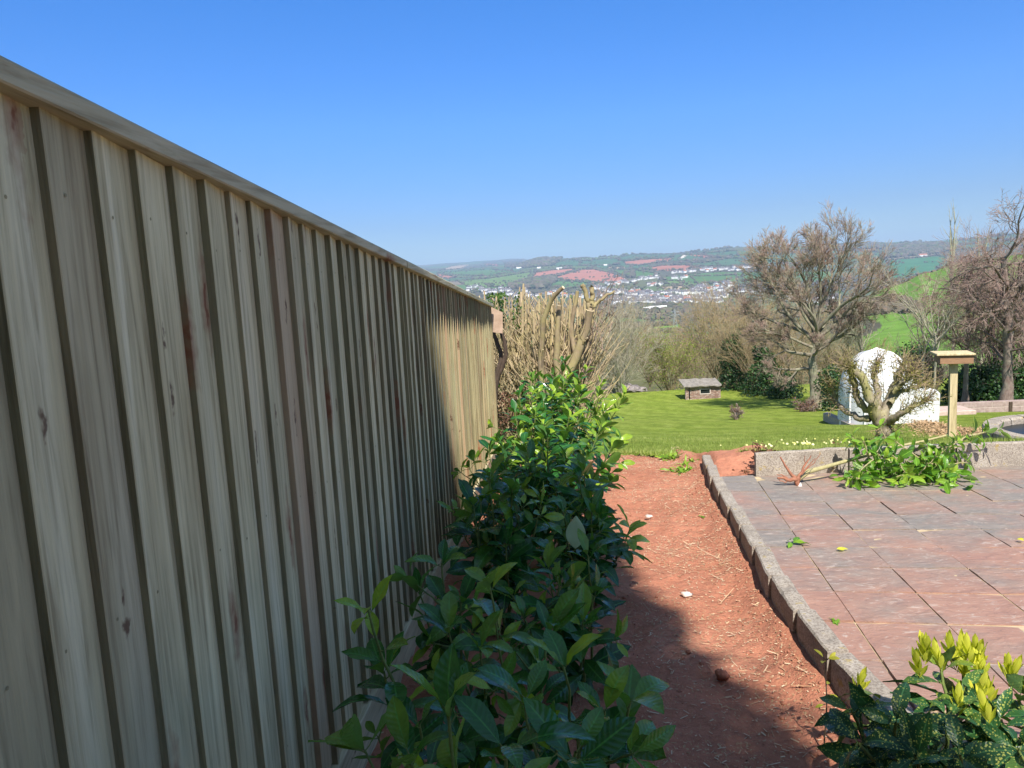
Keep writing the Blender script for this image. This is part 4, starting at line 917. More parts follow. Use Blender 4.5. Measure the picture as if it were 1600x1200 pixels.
    # fill plants of the same hedge, mostly hidden
    for i, (x, y, h) in enumerate([(-.42, 4.35, .62), (-.4, 5.1, .7)]):
        laurel((x, y), auto_tips((x, y), h, .22, 6, 30+i), ['low laurel plant half hidden beside the sunlit fence foot', 'laurel plant near the sunlit foot of the fence'][i], 120+i, .13, (13, 17), .6)
    # the pale leaf seen from its underside
    b = MB(); p = at(900, 806, 3.3); q = at(899, 858, 3.28); D = q-p; leaves(b, [p], [D], [np.array([0, -1., .15])], np.linalg.norm(D), .088, droop=.05, fold=.05, tint=np.array([.6]), seg=8)
    m = N('pale_leaf'); m.base(m.mix(m.noise(m.coord(), 40, 3), (.27, .38, .19), (.36, .46, .25))); m.rough(.6)
    o = b.build('laurel_leaf', m.m, smooth=True); tag(o, 'pale green oval leaf hanging underside out on the dark laurel', 'leaf'); recenter(o, p)
hedge()

# ------------------------------------------------------------------ spotted laurel (aucuba) at bottom right
def aucuba(base, tips, label, seed):
    r = np.random.default_rng(seed); z0 = SLOPE*base[1]+.05; p0 = np.array([base[0], base[1], z0]); t = thing('spotted_laurel', label, 'shrub', p0, 'spotted laurel shrubs at the kerb end'); bl, bs = MB(), MB()
    for q in tips:
        tip = np.array(q[:3]); P = curve(p0+r.normal(0, .04, 3)*[1, 1, 0], tip, (tip-p0)*[.15, .15, 0], 10, r); bs.tubes(P[None], np.linspace(.008, .004, 10)[None], 6)
        stem_leaves(bl, bs, P, .005, 17, .155, .34, r, young=q[4], start=.25, shape='toothed', seg=9, up=.4, droop=.45)
        ns = q[3]                       # young yellow shoots: tight bunches of small upright leaves
        for _ in range(ns):
            by = MB(); a_ = tip+r.normal(0, .03, 3)*[1, 1, .5]; d = nrm(np.array([r.normal(0, .22), r.normal(0, .22), 1])); n = 9; ph = np.arange(n)*2.4; f = np.linspace(0, 1, n)
            out = np.stack([np.cos(ph), np.sin(ph), np.zeros(n)], -1); el = .85+.5*f; D = nrm(out*np.cos(el)[:, None]+d*np.sin(el)[:, None])
            leaves(by, a_+d*f[:, None]*.045, D, nrm(-out+.2*d), 0.060*r.uniform(.6, 1.15, n), .018, droop=-.2, fold=.3, tint=r.random(n), seg=4); part(by, 'young_shoot', MT['shoot'], t, smooth=True)
    part(bs, 'stem', MT['stem'], t, smooth=True); part(bl, 'foliage', MT['aucuba'], t, smooth=True)
def aucubas():
    A = lambda u, v, y: tuple(at(u, v, y))
    aucuba((1.02, 2.05), [A(1470, 1040, 2.15)+(5, .6), A(1505, 1045, 2.2)+(9, .6), A(1330, 1110, 2.0)+(0, .2), A(1400, 1130, 1.9)+(0, .2), A(1480, 1120, 1.95)+(1, .3), A(1345, 1085, 2.3)+(1, .6), A(1550, 1110, 2.05)+(1, .3), A(1430, 1180, 1.8)+(0, .1), A(1340, 1160, 1.9)+(0, .1)], 'spotted laurel with a bright yellow tuft of new shoots near the kerb', 201)
    aucuba((1.32, 2.0), [A(1590, 1090, 2.1)+(2, .5), A(1560, 1130, 1.9)+(1, .2), A(1630, 1090, 2.1)+(1, .4), A(1500, 1180, 1.75)+(0, .1), A(1590, 1170, 1.8)+(0, .2), A(1660, 1150, 1.9)+(1, .3), A(1500, 1090, 2.05)+(1, .4)], 'darker spotted laurel cut by the right edge with yellow tips', 202)
    r = np.random.default_rng(9); b = MB(); bs = MB(); t = thing('seedling', 'thin seedling with a yellow tip standing at the foot of the kerb', 'seedling', at(1288, 1110, 2.45)*[1, 1, 0]+[0, 0, SLOPE*2.45])
    P = curve([t.location[0], t.location[1], t.location[2]], at(1290, 1030, 2.45), [.01, 0, 0], 7, r); bs.tubes(P[None], np.linspace(.003, .0015, 7)[None], 5); stem_leaves(b, bs, P, .002, 8, .055, .4, r, young=1., start=.3)
    part(bs, 'stem', MT['darkstem'], t); part(b, 'foliage', MT['shoot'], t, smooth=True)
aucubas()
# ------------------------------------------------------------------ branching generator, one level at a time
def grow(P0, D0, L, R0, R1, nseg, wob, trop, r):
    n = len(P0); P = np.zeros((n, nseg+1, 3)); P[:, 0] = P0; D = nrm(D0).copy(); DD = np.zeros((n, nseg+1, 3)); DD[:, 0] = D
    for k in range(nseg):
        D = nrm(D+r.normal(0, wob, (n, 3))+np.array([0, 0, trop])); P[:, k+1] = P[:, k]+D*(L/nseg)[:, None]; DD[:, k+1] = D
    f = np.linspace(0, 1, nseg+1); R = R0[:, None]*(1-f)+R1[:, None]*f
    return P, DD, R
def spawn(P, DD, R, L, k, t0, ang, lr, rr, r, angj=.18):
    """k children per branch"""
    n, m, _ = P.shape; idx = np.repeat(np.arange(n), k); t = (t0+(1-t0)*r.random(n*k)**.8); t = np.where(np.arange(n*k) % k == 0, 1.0, t)
    q = t*(m-1); i = np.minimum(q.astype(int), m-2); f = (q-i)[:, None]
    p = P[idx, i]*(1-f)+P[idx, i+1]*f; d = nrm(DD[idx, i]*(1-f)+DD[idx, i+1]*f); rad0 = R[idx, i]*(1-f[:, 0])+R[idx, i+1]*f[:, 0]
    a = nrm(np.cross(d, r.normal(0, 1, (n*k, 3)))); an = ang*(.6+.4*(1-t)+.2)+r.normal(0, angj, n*k); an = np.where(np.arange(n*k) % k == 0, an*.35, an)
    D = nrm(d*np.cos(an)[:, None]+a*np.sin(an)[:, None]); l = L[idx]*lr*(1.15-.45*t)*r.uniform(.7, 1.25, n*k)
    return p, D, l, np.minimum(rad0*.92, rad0*rr*r.uniform(.8, 1.2, n*k))
def bare_tree(name, label, cat, base, trunk_pts, trunk_r, limbs, levels, barkm, seed, group=None, twigm=None, leaf=None, clip=None):
    """limbs: list of (t on trunk, azimuth deg, elevation deg, length, radius); levels: list of dict(k,t0,ang,lr,rr,nseg,wob,trop)"""
    r = np.random.default_rng(seed); base = np.array(base, float); t = thing(name, label, cat, base, group)
    tp = np.array(trunk_pts, float)+base; f = np.linspace(0, len(tp)-1, 16); TPts = np.stack([np.interp(f, range(len(tp)), tp[:, i]) for i in range(3)], -1); TPts[1:-1] += r.normal(0, trunk_r*.12, (14, 3))
    fr = np.linspace(0, 1, 16); rad_ = trunk_r*(1-.5*fr)*(1+.7*np.exp(-fr*14))
    b = MB(); b.tubes(TPts[None], rad_[None]*(1+r.normal(0, .04, 16)), 10, 0, (0, 0, .3), cap=False)
    p0, d0, l0, r0 = [], [], [], []
    for (tt, az, el, ln, rd) in limbs:
        q = tt*15; i = min(int(q), 14); p0.append(TPts[i]+(TPts[i+1]-TPts[i])*(q-i)); az, el = rad(az), rad(el); d0.append([math.cos(el)*math.cos(az), math.cos(el)*math.sin(az), math.sin(el)]); l0.append(ln); r0.append(rd)
    L = np.array(l0); lv = levels[0]
    P, DD, R = grow(np.array(p0), np.array(d0), L, np.array(r0), np.array(r0)*.5, lv.get('nseg', 8), lv.get('wob', .12), lv.get('trop', .05), r)
    b.tubes(P, R, 7, 0, np.tile([0, 0, .3], (len(P), 1))); part(b, 'trunk', barkm, t, smooth=True)
    c = MB(); tips = []
    for n_, lv in enumerate(levels[1:]):
        p, D, L, rr = spawn(P, DD, R, L, lv['k'], lv.get('t0', .25), lv.get('ang', .7), lv.get('lr', .6), lv.get('rr', .6), r, lv.get('angj', .18))
        rr = np.maximum(rr, lv.get('rmin', .004)); P, DD, R = grow(p, D, L, rr, np.maximum(rr*.45, lv.get('rmin', .004)*.7), lv.get('nseg', 5), lv.get('wob', .15), lv.get('trop', .06), r)
        keep = P[:, :, 2].min(1) > base[2]-.3; P, DD, R, L = P[keep], DD[keep], R[keep], L[keep]
        g = n_/max(1, len(levels)-2); c.tubes(P, R, 5 if n_ == 0 else 3, 0, np.stack([np.zeros(len(P)), np.full(len(P), g)*r.uniform(.6, 1, len(P)), r.random(len(P))], -1))
        tips.append(P)
    part(c, 'crown', twigm or barkm, t)
    if leaf:
        lm, n, s, lo, hi, nm = leaf; P = tips[-1].reshape(-1, 3); hh = (P[:, 2]-base[2]); P = P[(hh > lo) & (hh < hi)]
        if len(P):
            P = P[r.integers(0, len(P), n)]+r.normal(0, s*1.5, (n, 3)); l = MB(); D = nrm(r.normal(0, 1, (n, 3))); leaves(l, P, D, nrm(r.normal(0, 1, (n, 3))+[0, 0, 1.2]), s*r.uniform(.6, 1.4, n), s*.7, droop=.2, fold=.1, tint=np.clip(r.normal(.45, .25, n), 0, 1), seg=2); part(l, nm, lm, t)
    return t
def hts(n, y, lo, hi, r): return [(r.uniform(.15, 1), 0, 0, 0, 0) for _ in range(n)]
def gpt(u, v, Y):
    p = at(u, v, Y); return np.array([p[0], p[1], p[2]])
def px(Y): return Y/FP      # metres per photo pixel at distance Y

def ivy_column(name, label, cat, pts, radius, n, size, m, seed, stemr=.08, group=None, barkm=None, ln='foliage'):
    """leafy column or bush: leaves spread through the volume round a bent stem"""
    r = np.random.default_rng(seed); pts = np.array(pts, float); t = thing(name, label, cat, pts[0], group)
    k = len(pts); rr = np.asarray(radius, float); q = r.random(n)**.9*(k-1); i = np.minimum(q.astype(int), k-2); f = (q-i)[:, None]; C = pts[i]*(1-f)+pts[i+1]*f; Rr = rr[i]*(1-f[:, 0])+rr[i+1]*f[:, 0]
    # clumps
    cl = r.normal(0, 1, (90, 3)); cl = nrm(cl); w_ = cl[r.integers(0, 90, n)]; o_ = nrm(w_+r.normal(0, .38, (n, 3))); P = C+o_*(Rr*r.uniform(.45, 1.12, n)**.6)[:, None]*np.array([1, 1, .8]); lob = np.sin(P[:, 0]*5.1+seed)*np.sin(P[:, 2]*4.3+P[:, 1]*3.7); P = P+o_*(lob*Rr*.22)[:, None]
    P[:, 2] = np.maximum(P[:, 2], pts[0][2]-.1)
    b = MB(); D = nrm(o_*.5+r.normal(0, .7, (n, 3))+[0, 0, -.2]); leaves(b, P, D, nrm(o_+[0, 0, .7]+r.normal(0, .4, (n, 3))), size*r.uniform(.6, 1.3, n), size*.75, droop=.3, fold=.1, tint=np.clip(r.normal(.35, .2, n)+.2*lob, 0, 1), seg=2); part(b, ln, m, t)
    b = MB(); f = np.linspace(0, k-1, 12); S = np.stack([np.interp(f, range(k), pts[:, j]) for j in range(3)], -1); b.tubes(S[None], np.linspace(stemr, stemr*.5, 12)[None], 7, 0, (0, 0, 0))
    ns = 60; a = S[r.integers(1, 11, ns)]; d = nrm(r.normal(0, 1, (ns, 3))+[0, 0, .6]); LL = np.interp(r.random(ns), [0, 1], [.4, 1.1])*rr.max(); Pp, _, R_ = grow(a, d, LL, np.full(ns, stemr*.25), np.full(ns, stemr*.1), 4, .15, .05, r); b.tubes(Pp, R_, 4, 0, np.tile([0, .5, 0], (ns, 1)))
    part(b, 'trunk' if cat == 'tree' else 'stem', barkm or MT['bark'], t); return t

def big_tree():
    Y = 28.5; s = px(Y)*1.0; base = gpt(1272, 634, Y)-[0, 0, .1]; m = lambda x, z: (x*s, 0, z*s)
    r = np.random.default_rng(5); limbs = []
    spec = [(.62, 200, 8, 66), (.66, 350, 12, 66), (.60, 260, 20, 45), (.70, 170, 22, 84), (.72, 15, 24, 84), (.76, 90, 30, 70), (.78, 185, 36, 92), (.80, 150, 44, 92), (.82, 350, 38, 92), (.86, 30, 48, 96), (.88, 250, 45, 80), (.9, 190, 54, 104), (.92, 335, 54, 104), (.95, 110, 58, 104), (.97, 300, 64, 108), (1, 60, 82, 114), (1, 215, 74, 114), (1., 10, 66, 110), (1, 165, 66, 110), (.45, 185, -8, 60), (.40, 5, 4, 42)]
    for tt, az, el, ln in spec: limbs.append((tt, az, el, ln*s*r.uniform(.9, 1.1), .07*r.uniform(.8, 1.15)))
    lv = [dict(nseg=8, wob=.12, trop=.03), dict(k=7, t0=.35, ang=.8, lr=.55, rr=.5, nseg=6, wob=.14, trop=.05), dict(k=8, t0=.3, ang=.65, lr=.55, rr=.6, nseg=5, wob=.14, trop=.06, rmin=.0075), dict(k=7, t0=.2, ang=.55, lr=.6, rr=.6, nseg=4, wob=.12, trop=.05, rmin=.005), dict(k=4, t0=.15, ang=.5, lr=.6, rr=.6, nseg=2, wob=.1, trop=.05, rmin=.0048)]
    bare_tree('bare_tree', 'large spreading bare tree with a round purplish crown at the lawn edge', 'tree', base, [m(0, 0), m(2, 40), m(-3, 70), m(2, 100), m(4, 128)], .20, limbs, lv, MT['bark'], 42)
big_tree()
def right_trees():
    Y = 24; s = px(Y); base = gpt(1572, 628, Y)-[0, 0, .1]; m = lambda x, z: (x*s, 0, z*s); r = np.random.default_rng(8)
    limbs = []
    for i in range(24): limbs.append((r.uniform(.25, 1), i*137.5 % 360, r.uniform(10, 58), r.uniform(65, 105)*s, r.uniform(.03, .06)))
    lv = [dict(nseg=8, wob=.14, trop=.0), dict(k=8, t0=.15, ang=.85, lr=.5, rr=.55, nseg=6, wob=.2, trop=-.03), dict(k=7, t0=.15, ang=.8, lr=.55, rr=.6, nseg=5, wob=.2, trop=-.06, rmin=.006), dict(k=7, t0=.1, ang=.7, lr=.6, rr=.6, nseg=4, wob=.18, trop=-.05, rmin=.005)]
    bare_tree('bare_tree', 'dense drooping bare tree with purple brown twigs at the right edge', 'tree', base, [m(0, 0), m(2, 60), m(-2, 130), m(-6, 180), m(-12, 225)], .15, limbs, lv, MT['purpbark'], 51)
    base = gpt(1508, 628, 26)-[0, 0, .1]; s = px(26)
    limbs = [(r.uniform(.35, 1), i*137.5 % 360, r.uniform(30, 70), r.uniform(45, 85)*s, .03) for i in range(12)]
    bare_tree('bare_tree', 'thin trunked bare tree just right of the bird table', 'tree', base, [(0, 0, 0), (0, 0, 60*s), (3*s, 0, 130*s), (-2*s, 0, 190*s)], .085, limbs, lv, MT['purpbark'], 53)
    # straight pale pollarded poplar stems
    for k, (u, vt, Y, lab) in enumerate([(1484, 378, 34, 'slim pale upright tree with straight cropped stems left of the drooping tree'), (1528, 405, 36, 'second slim pale upright tree half hidden by the drooping tree')]):
        s = px(Y); b0 = gpt(u, 632, Y); h = (632-vt)*s; limbs = [(rr_, az, 82, h*.24, .03) for rr_, az in [(.5, 0), (.55, 170), (.6, 80), (.65, 250), (.72, 20), (.78, 200), (.86, 120), (.9, 300)]]
        bare_tree('poplar', lab, 'tree', b0, [(0, 0, 0), (.1, 0, h*.4), (-.05, 0, h*.7), (0, 0, h)], .07, limbs, [dict(nseg=5, wob=.04, trop=.1), dict(k=5, t0=.1, ang=.35, lr=.4, rr=.6, nseg=3, wob=.08, trop=.12, rmin=.006), dict(k=4, t0=.1, ang=.4, lr=.4, rr=.6, nseg=2, wob=.1, trop=.1, rmin=.004)], MT['palebark'], 60+k)
    # bramble suckers
    for k, (u, vt, vb, Y, lab) in enumerate([(1440, 470, 600, 26, 'pale thin bare sapling between the dome and the drooping tree'), (1458, 490, 610, 24, 'small leaning bare sapling left of the bird table'), (1345, 500, 610, 28, 'low bare tangle of twigs between the big tree and the dome')]):
        s = px(Y); b0 = gpt(u, vb+25, Y); h = (vb+25-vt)*s; limbs = [(r.uniform(.1, 1), i*137.5 % 360, r.uniform(35, 75), h*r.uniform(.35, .6), .022) for i in range(10)]
        bare_tree('bare_sapling', lab, 'tree', b0, [(0, 0, 0), (.05, 0, h*.5), (-.05, 0, h*.8)], .04, limbs, [dict(nseg=6, wob=.12, trop=.08), dict(k=6, t0=.2, ang=.6, lr=.5, rr=.6, nseg=4, wob=.15, trop=.05, rmin=.005), dict(k=5, t0=.2, ang=.6, lr=.5, rr=.6, nseg=3, wob=.15, trop=.03, rmin=.004)], MT['greybark'], 70+k)
right_trees()
def bush(name, label, u, vb, vt, Y, wpx, mt, seed, n=26, leafm=None, trop=.02, lev=None, group=None, rt=.035, nleaf=0, lsize=.06, cat='shrub', ang=.7):
    r = np.random.default_rng(seed); s = px(Y); base = gpt(u, vb, Y); h = (vb-vt)*s; w_ = wpx*s/2
    limbs = []
    for i in range(n):
        az = i*137.5 % 360; rr = math.sqrt((i+.5)/n); el = 88-rr*math.degrees(math.atan2(w_, h))*1.15; limbs.append((r.uniform(.0, .5), az, el, h*.95*math.hypot(1, rr*w_/h*.6)*r.uniform(.75, 1.05), rt*r.uniform(.5, 1)))
    lv = lev or [dict(nseg=7, wob=.10, trop=trop), dict(k=7, t0=.2, ang=ang, lr=.42, rr=.55, nseg=5, wob=.16, trop=trop, rmin=.007), dict(k=6, t0=.15, ang=.7, lr=.5, rr=.6, nseg=4, wob=.16, trop=trop, rmin=.005), dict(k=4, t0=.1, ang=.6, lr=.55, rr=.6, nseg=3, wob=.15, trop=trop, rmin=.004)]
    return bare_tree(name, label, cat, base, [(0, 0, -.3), (0, 0, h*.05), (0, 0, h*.15)], rt*1.6, limbs, lv, mt, seed, leaf=(leafm, nleaf, lsize, .0, 99, 'foliage') if leafm else None, group=group)
def background():
    bush('bare_shrub', 'pale grey bare shrub directly right of the cut hedge', 968, 622, 498, 40, 105, MT['greybark'], 301, 30)
    bush('bare_shrub', 'brown topped bare bush rising behind the pale grey shrub', 955, 600, 480, 54, 120, MT['brownbark'], 302, 26)
    bush('willow', 'yellow green budding shrub left of the stone hut', 1046, 620, 530, 42, 105, MT['brownbark'], 303, 24, MT['bud'], nleaf=5200, lsize=.075, cat='shrub')
    bush('bare_shrub', 'grey brown thicket behind the budding shrub', 1015, 600, 510, 56, 110, MT['brownbark'], 312, 24)
    bush('bare_shrub', 'round brown bare thicket above the stone hut', 1125, 610, 472, 44, 120, MT['brownbark'], 304, 34)
    bush('bare_shrub', 'brown bare thicket left of the big tree trunk', 1190, 628, 478, 38, 130, MT['brownbark'], 305, 34)
    bush('bare_shrub', 'twiggy olive thicket between the big tree and the dome', 1330, 640, 548, 30, 110, MT['brownbark'], 306, 28, MT['bud'], nleaf=900, lsize=.05)
    bush('bare_shrub', 'grey brown brambles behind the dome', 1420, 640, 560, 29, 110, MT['purpbark'], 307, 26)
    bush('bare_shrub', 'dense purple brown thicket behind the low brick wall', 1550, 645, 415, 29, 130, MT['purpbark'], 308, 27)
    bush('bare_shrub', 'purple brown thicket behind the pond at the right edge', 1630, 645, 430, 28, 150, MT['purpbark'], 309, 36)
    bush('dead_shrub', 'low pinkish brown dead plant at the foot of the big tree', 1262, 642, 622, 26, 42, MT['purpbark'], 310, 18, MT['deadleaf'], nleaf=500, lsize=.05)
    bush('dead_shrub', 'tuft of dry stalks growing in the middle of the lawn', 1150, 645, 631, 24, 22, MT['purpbark'], 311, 14, MT['deadleaf'], nleaf=160, lsize=.04)
    G = lambda u, v, Y: gpt(u, v, Y)
    ivy_column('ivy_tree', 'dark ivy covered trunk above the right end of the stone hut', 'tree', [G(1150, 628, 39), G(1147, 590, 39), G(1143, 560, 39), G(1146, 528, 39)], [.95, .85, .6, .45], 5200, .12, MT['ivy'], 321)
    ivy_column('ivy_tree', 'dark green ivy mass left of the big tree', 'tree', [G(1198, 632, 36), G(1192, 600, 36), G(1196, 570, 36), G(1188, 545, 36)], [1.1, .9, .55, .3], 4800, .11, MT['ivy'], 322)
    ivy_column('evergreen_bush', 'low glossy green bush under the bare thicket left of the big tree', 'shrub', [G(1228, 634, 34), G(1228, 612, 34), G(1226, 595, 34)], [.75, .7, .4], 3200, .10, MT['ivy'], 323)
    ivy_column('evergreen_bush', 'dark green bush at the left of the dome behind the bare twigs', 'shrub', [G(1300, 640, 26), G(1298, 610, 26), G(1300, 580, 26)], [.5, .5, .3], 2200, .09, MT['ivy'], 324)
    ivy_column('evergreen_bush', 'dark round evergreen bush behind the dome', 'shrub', [G(1432, 600, 31), G(1432, 575, 31), G(1432, 550, 31)], [.8, .9, .6], 3600, .10, MT['ivy'], 325)
    for k, (u, v, lab) in enumerate([(1512, 612, 'dark green laurel bush between the trunks behind the low wall'), (1556, 606, 'dark green bush behind the trunk of the drooping tree'), (1604, 606, 'dark green bush at the right edge behind the low wall')]):
        ivy_column('evergreen_bush', lab, 'shrub', [G(u, v+25, 27), G(u, v-5, 27), G(u, v-25, 27)], [.7, .8, .5], 3000, .11, MT['ivy'], 330+k)
    # tree line hiding the slope behind the garden, farther down
    for k, (u, vt, w_, Y, m_, lab) in enumerate([(1085, 520, 90, 75, 'brownbark', 'low brown hedge tree beyond the budding shrub'), (1245, 500, 130, 60, 'brownbark', 'brown hedge trees behind the big tree'), (905, 500, 130, 62, 'greybark', 'grey hedge tree hidden behind the cut hedge'), (1300, 550, 90, 62, 'brownbark', 'brown hedge tree seen through the low branches of the big tree'), (1165, 500, 80, 62, 'brownbark', 'tall brown hedge tree behind the ivy trunks'), (1385, 572, 110, 55, 'brownbark', 'brown hedge growing beyond the dome'), (1460, 565, 90, 55, 'purpbark', 'brown hedge growing beyond the bird table')]):
        bush('hedge_tree', lab, u, 640, vt, Y, w_, MT[m_], 340+k, 26, cat='tree', rt=.05)
background()

# ------------------------------------------------------------------ the cut back hedge behind the end of the fence
def cut_hedge():
    def clump(name, label, cat, Y, u0, u1, vb, tops, n, seed, thick, thin_n, mt, ivy=0, lean=0.):
        r = np.random.default_rng(seed); s = px(Y); c = gpt((u0+u1)/2, vb, Y); t = thing(name, label, cat, c); b = MB(); ends = []; rads = []
        for i in range(n):
            f = (i+r.random())/n; ub = u0+(u1-u0)*(.12+.76*f); ut = u0+(u1-u0)*f+lean*(f)*12+r.normal(0, 5); vt = np.interp(ut, *tops)+abs(r.normal(0, 16))-4
            yy = Y+r.uniform(-.35, .35); p0 = gpt(ub, vb, yy); p1 = at(ut, vt, yy+r.normal(0, .1)); P = curve(p0, p1, [(p1-p0)[0]*.18, 0, -.02], 9); P[1:] += np.cumsum(r.normal(0, .011, (8, 3)), 0); rd = thick*r.uniform(.35, 1)
            b.tubes(P[None], np.linspace(rd, rd*.55, 9)[None], 7, 0, np.array([[0, r.random()*.6, r.random()]])); ends.append((P[-1], nrm(P[-1]-P[-2]), rd*.55))
            k = int(r.integers(3, 8)); 
            for _ in range(k):
                j = int(r.integers(2, 8)); d = nrm(nrm(P[j]-P[j-1])+r.normal(0, .38, 3)*[1, 1, .6]); L = r.uniform(.25, .75); top = at(ut, np.interp(ut, *tops), yy)[2]+r.uniform(-.1, .03); L = min(L, max(.08, (top-P[j][2])/max(.2, d[2])))
                Q = curve(P[j], P[j]+d*L, r.normal(0, .03, 3), 6); q = rd*r.uniform(.22, .5); b.tubes(Q[None], np.linspace(q, q*.7, 6)[None], 5, 0, np.array([[0, r.random(), r.random()]])); ends.append((Q[-1], nrm(Q[-1]-Q[-2]), q*.7))
        # thin whippy stems filling the hedge
        m = thin_n; f = r.random(m); ub = u0+(u1-u0)*(.02+.96*f); yy = Y+r.uniform(-.5, .6, m); p0 = np.array([gpt(a, vb-r.uniform(0, 130), q) for a, q in zip(ub, yy)]); L = r.uniform(.35, 1.15, m); D = nrm(np.stack([r.normal(0, .32, m)*np.where(r.random(m) < .3, 1.8, 1)+lean*(f-.3)*.5, r.normal(0, .25, m), np.ones(m)], -1))
        tz = np.array([at(a, np.interp(a, *tops)+r.uniform(-4, 22), q)[2] for a, q in zip(ub, yy)]); L = np.clip(L, .05, np.maximum(.06, tz-p0[:, 2])); P, _, R = grow(p0, D, L, r.uniform(.004, .010, m), r.uniform(.003, .006, m), 5, .10, .03, r)
        b.tubes(P, R, 4, 0, np.stack([np.zeros(m), r.random(m), r.random(m)], -1)); part(b, 'stems', mt, t)
        b = MB()
        for e, d, q in ends:
            a = nrm(np.cross(d, [.3, .5, .1])); c_ = np.cross(d, a); an = np.arange(7)*2*np.pi/7; ring = e+d*.003+(a*np.cos(an)[:, None]+c_*np.sin(an)[:, None])*q*1.01; b.add(np.vstack([ring, ring-d*.004]), [tuple(range(7))])
        # cut faces belong to the stems
        part(b, 'cut_ends', MT['cut'], t)['kind'] = 'stuff'
        if ivy:
            l = MB(); f = r.random(ivy)**1.3; cl = r.integers(0, 14, ivy); cu = r.uniform(u0, u0+(u1-u0)*.75, 14); cv = r.uniform(470, 640, 14); uu = cu[cl]+r.normal(0, 5, ivy); vv = cv[cl]+r.normal(0, 16, ivy); yy = Y+r.uniform(-.45, .3, ivy); P = np.array([at(a, q, z) for a, q, z in zip(uu, vv, yy)]); P[:, 2] = np.minimum(P[:, 2], at(u0, 462, Y)[2])
            leaves(l, P, nrm(r.normal(0, 1, (ivy, 3))+[0, 0, -.3]), nrm(r.normal(0, .6, (ivy, 3))+[0, -1, .4]), .05*r.uniform(.6, 1.3, ivy), .034, droop=.3, tint=np.clip(r.normal(.75, .25, ivy), 0, 1), seg=2); part(l, 'ivy', MT['ivy'], t)
        return t
    clump('cut_hedge', 'hedge cut back to dense tan stems with ivy behind the fence end', 'hedge', 11.2, 752, 850, 692, ([740, 780, 800, 830, 860], [462, 458, 452, 456, 460]), 36, 401, .026, 1100, MT['tanbark'], ivy=1500)
    clump('cut_hedge', 'thick tan stems of the cut hedge right of the ivy part', 'hedge', 10.8, 835, 915, 690, ([820, 850, 880, 900, 925], [462, 456, 458, 462, 470]), 26, 402, .032, 800, MT['tanbark'], ivy=60, lean=1.)
    # leaning pollard with stubby cut limbs at the right end
    t = thing('pollard_tree', 'leaning lichen covered pollard with stubby cut limbs at the right end of the cut hedge', 'tree', gpt(868, 655, 10.2)); b = MB(); ce = MB(); r = np.random.default_rng(77)
    def limb(pts, r0, r1, Y=10.2):
        P = np.array([at(u, v, Y+dy) for u, v, dy in pts]); f = np.linspace(0, len(P)-1, 14); P = np.stack([np.interp(f, range(len(P)), P[:, i]) for i in range(3)], -1); P[1:-1] += r.normal(0, .006, (12, 3)); R = np.linspace(r0, r1, 14)*(1+r.normal(0, .06, 14)); b.tubes(P[None], R[None], 9, 0, (0, .2, 0))
        d = nrm(P[-1]-P[-2]); a = nrm(np.cross(d, [.3, .5, .1])); c_ = np.cross(d, a); an = np.arange(9)*2*np.pi/9; ce.add(P[-1]+d*.002+(a*np.cos(an)[:, None]+c_*np.sin(an)[:, None])*R[-1], [tuple(range(9))])
    limb([(850, 690, .1), (862, 640, .05), (878, 600, 0), (900, 560, 0), (914, 520, 0), (922, 485, -.05)], .075, .052)
    limb([(922, 487, -.05), (918, 470, 0), (912, 448, 0)], .035, .028); limb([(923, 482, -.05), (926, 465, 0), (925, 446, .0)], .035, .032); limb([(920, 486, -.05), (932, 474, 0), (948, 462, 0), (960, 455, .1)], .03, .012); limb([(912, 448, 0), (910, 446, 0)], .028, .026)
    limb([(905, 548, 0), (912, 535, -.05), (918, 528, -.1)], .022, .012); limb([(868, 625, 0), (874, 590, 0), (868, 560, 0), (872, 520, 0), (874, 478, 0)], .05, .032)
    limb([(846, 690, 0), (848, 630, 0), (845, 560, 0), (850, 500, -.1), (862, 465, -.2), (880, 449, -.3)], .045, .026); limb([(880, 600, 0), (895, 580, .1), (908, 560, .1), (915, 545, .1), (925, 520, .1)], .035, .02)
    limb([(900, 562, 0), (892, 520, .1), (898, 480, .1), (902, 455, .1)], .035, .024)
    part(b, 'trunk', MT['tanbark'], t, smooth=True); x = part(ce, 'cut_ends', MT['cut'], t); x['kind'] = 'stuff'
    m = 240; u_ = r.uniform(862, 955, m); p0 = np.array([at(a, np.interp(a, [862, 910, 955], [640, 560, 500])+r.uniform(-60, 30), 10.4+r.uniform(-.2, .5)) for a in u_]); P, _, R = grow(p0, nrm(r.normal(0, .5, (m, 3))+[.1, 0, .7]), r.uniform(.1, .4, m), np.full(m, .005), np.full(m, .003), 4, .2, .02, r); c = MB(); c.tubes(P, R, 3, 0, np.stack([np.zeros(m), r.random(m), r.random(m)], -1)); part(c, 'twigs', MT['purpbark'], t)
    # dark brush at the hedge foot beside the fence end
    r = np.random.default_rng(5); n = 420; P = np.array([at(rng.uniform(774, 808), rng.uniform(615, 676), 10.0+rng.uniform(-.2, .3)) for _ in range(n)]); b = MB(); leaves(b, P, nrm(r.normal(0, 1, (n, 3))), nrm(r.normal(0, 1, (n, 3))+[0, -.5, .6]), .045*r.uniform(.6, 1.3, n), .03, tint=r.random(n)*.7, seg=2)
    o = b.build('dead_brush', MT['deadleaf']); tag(o, 'dark brown dead brush at the hedge foot beside the fence end', 'brush', None, 'stuff')
cut_hedge()

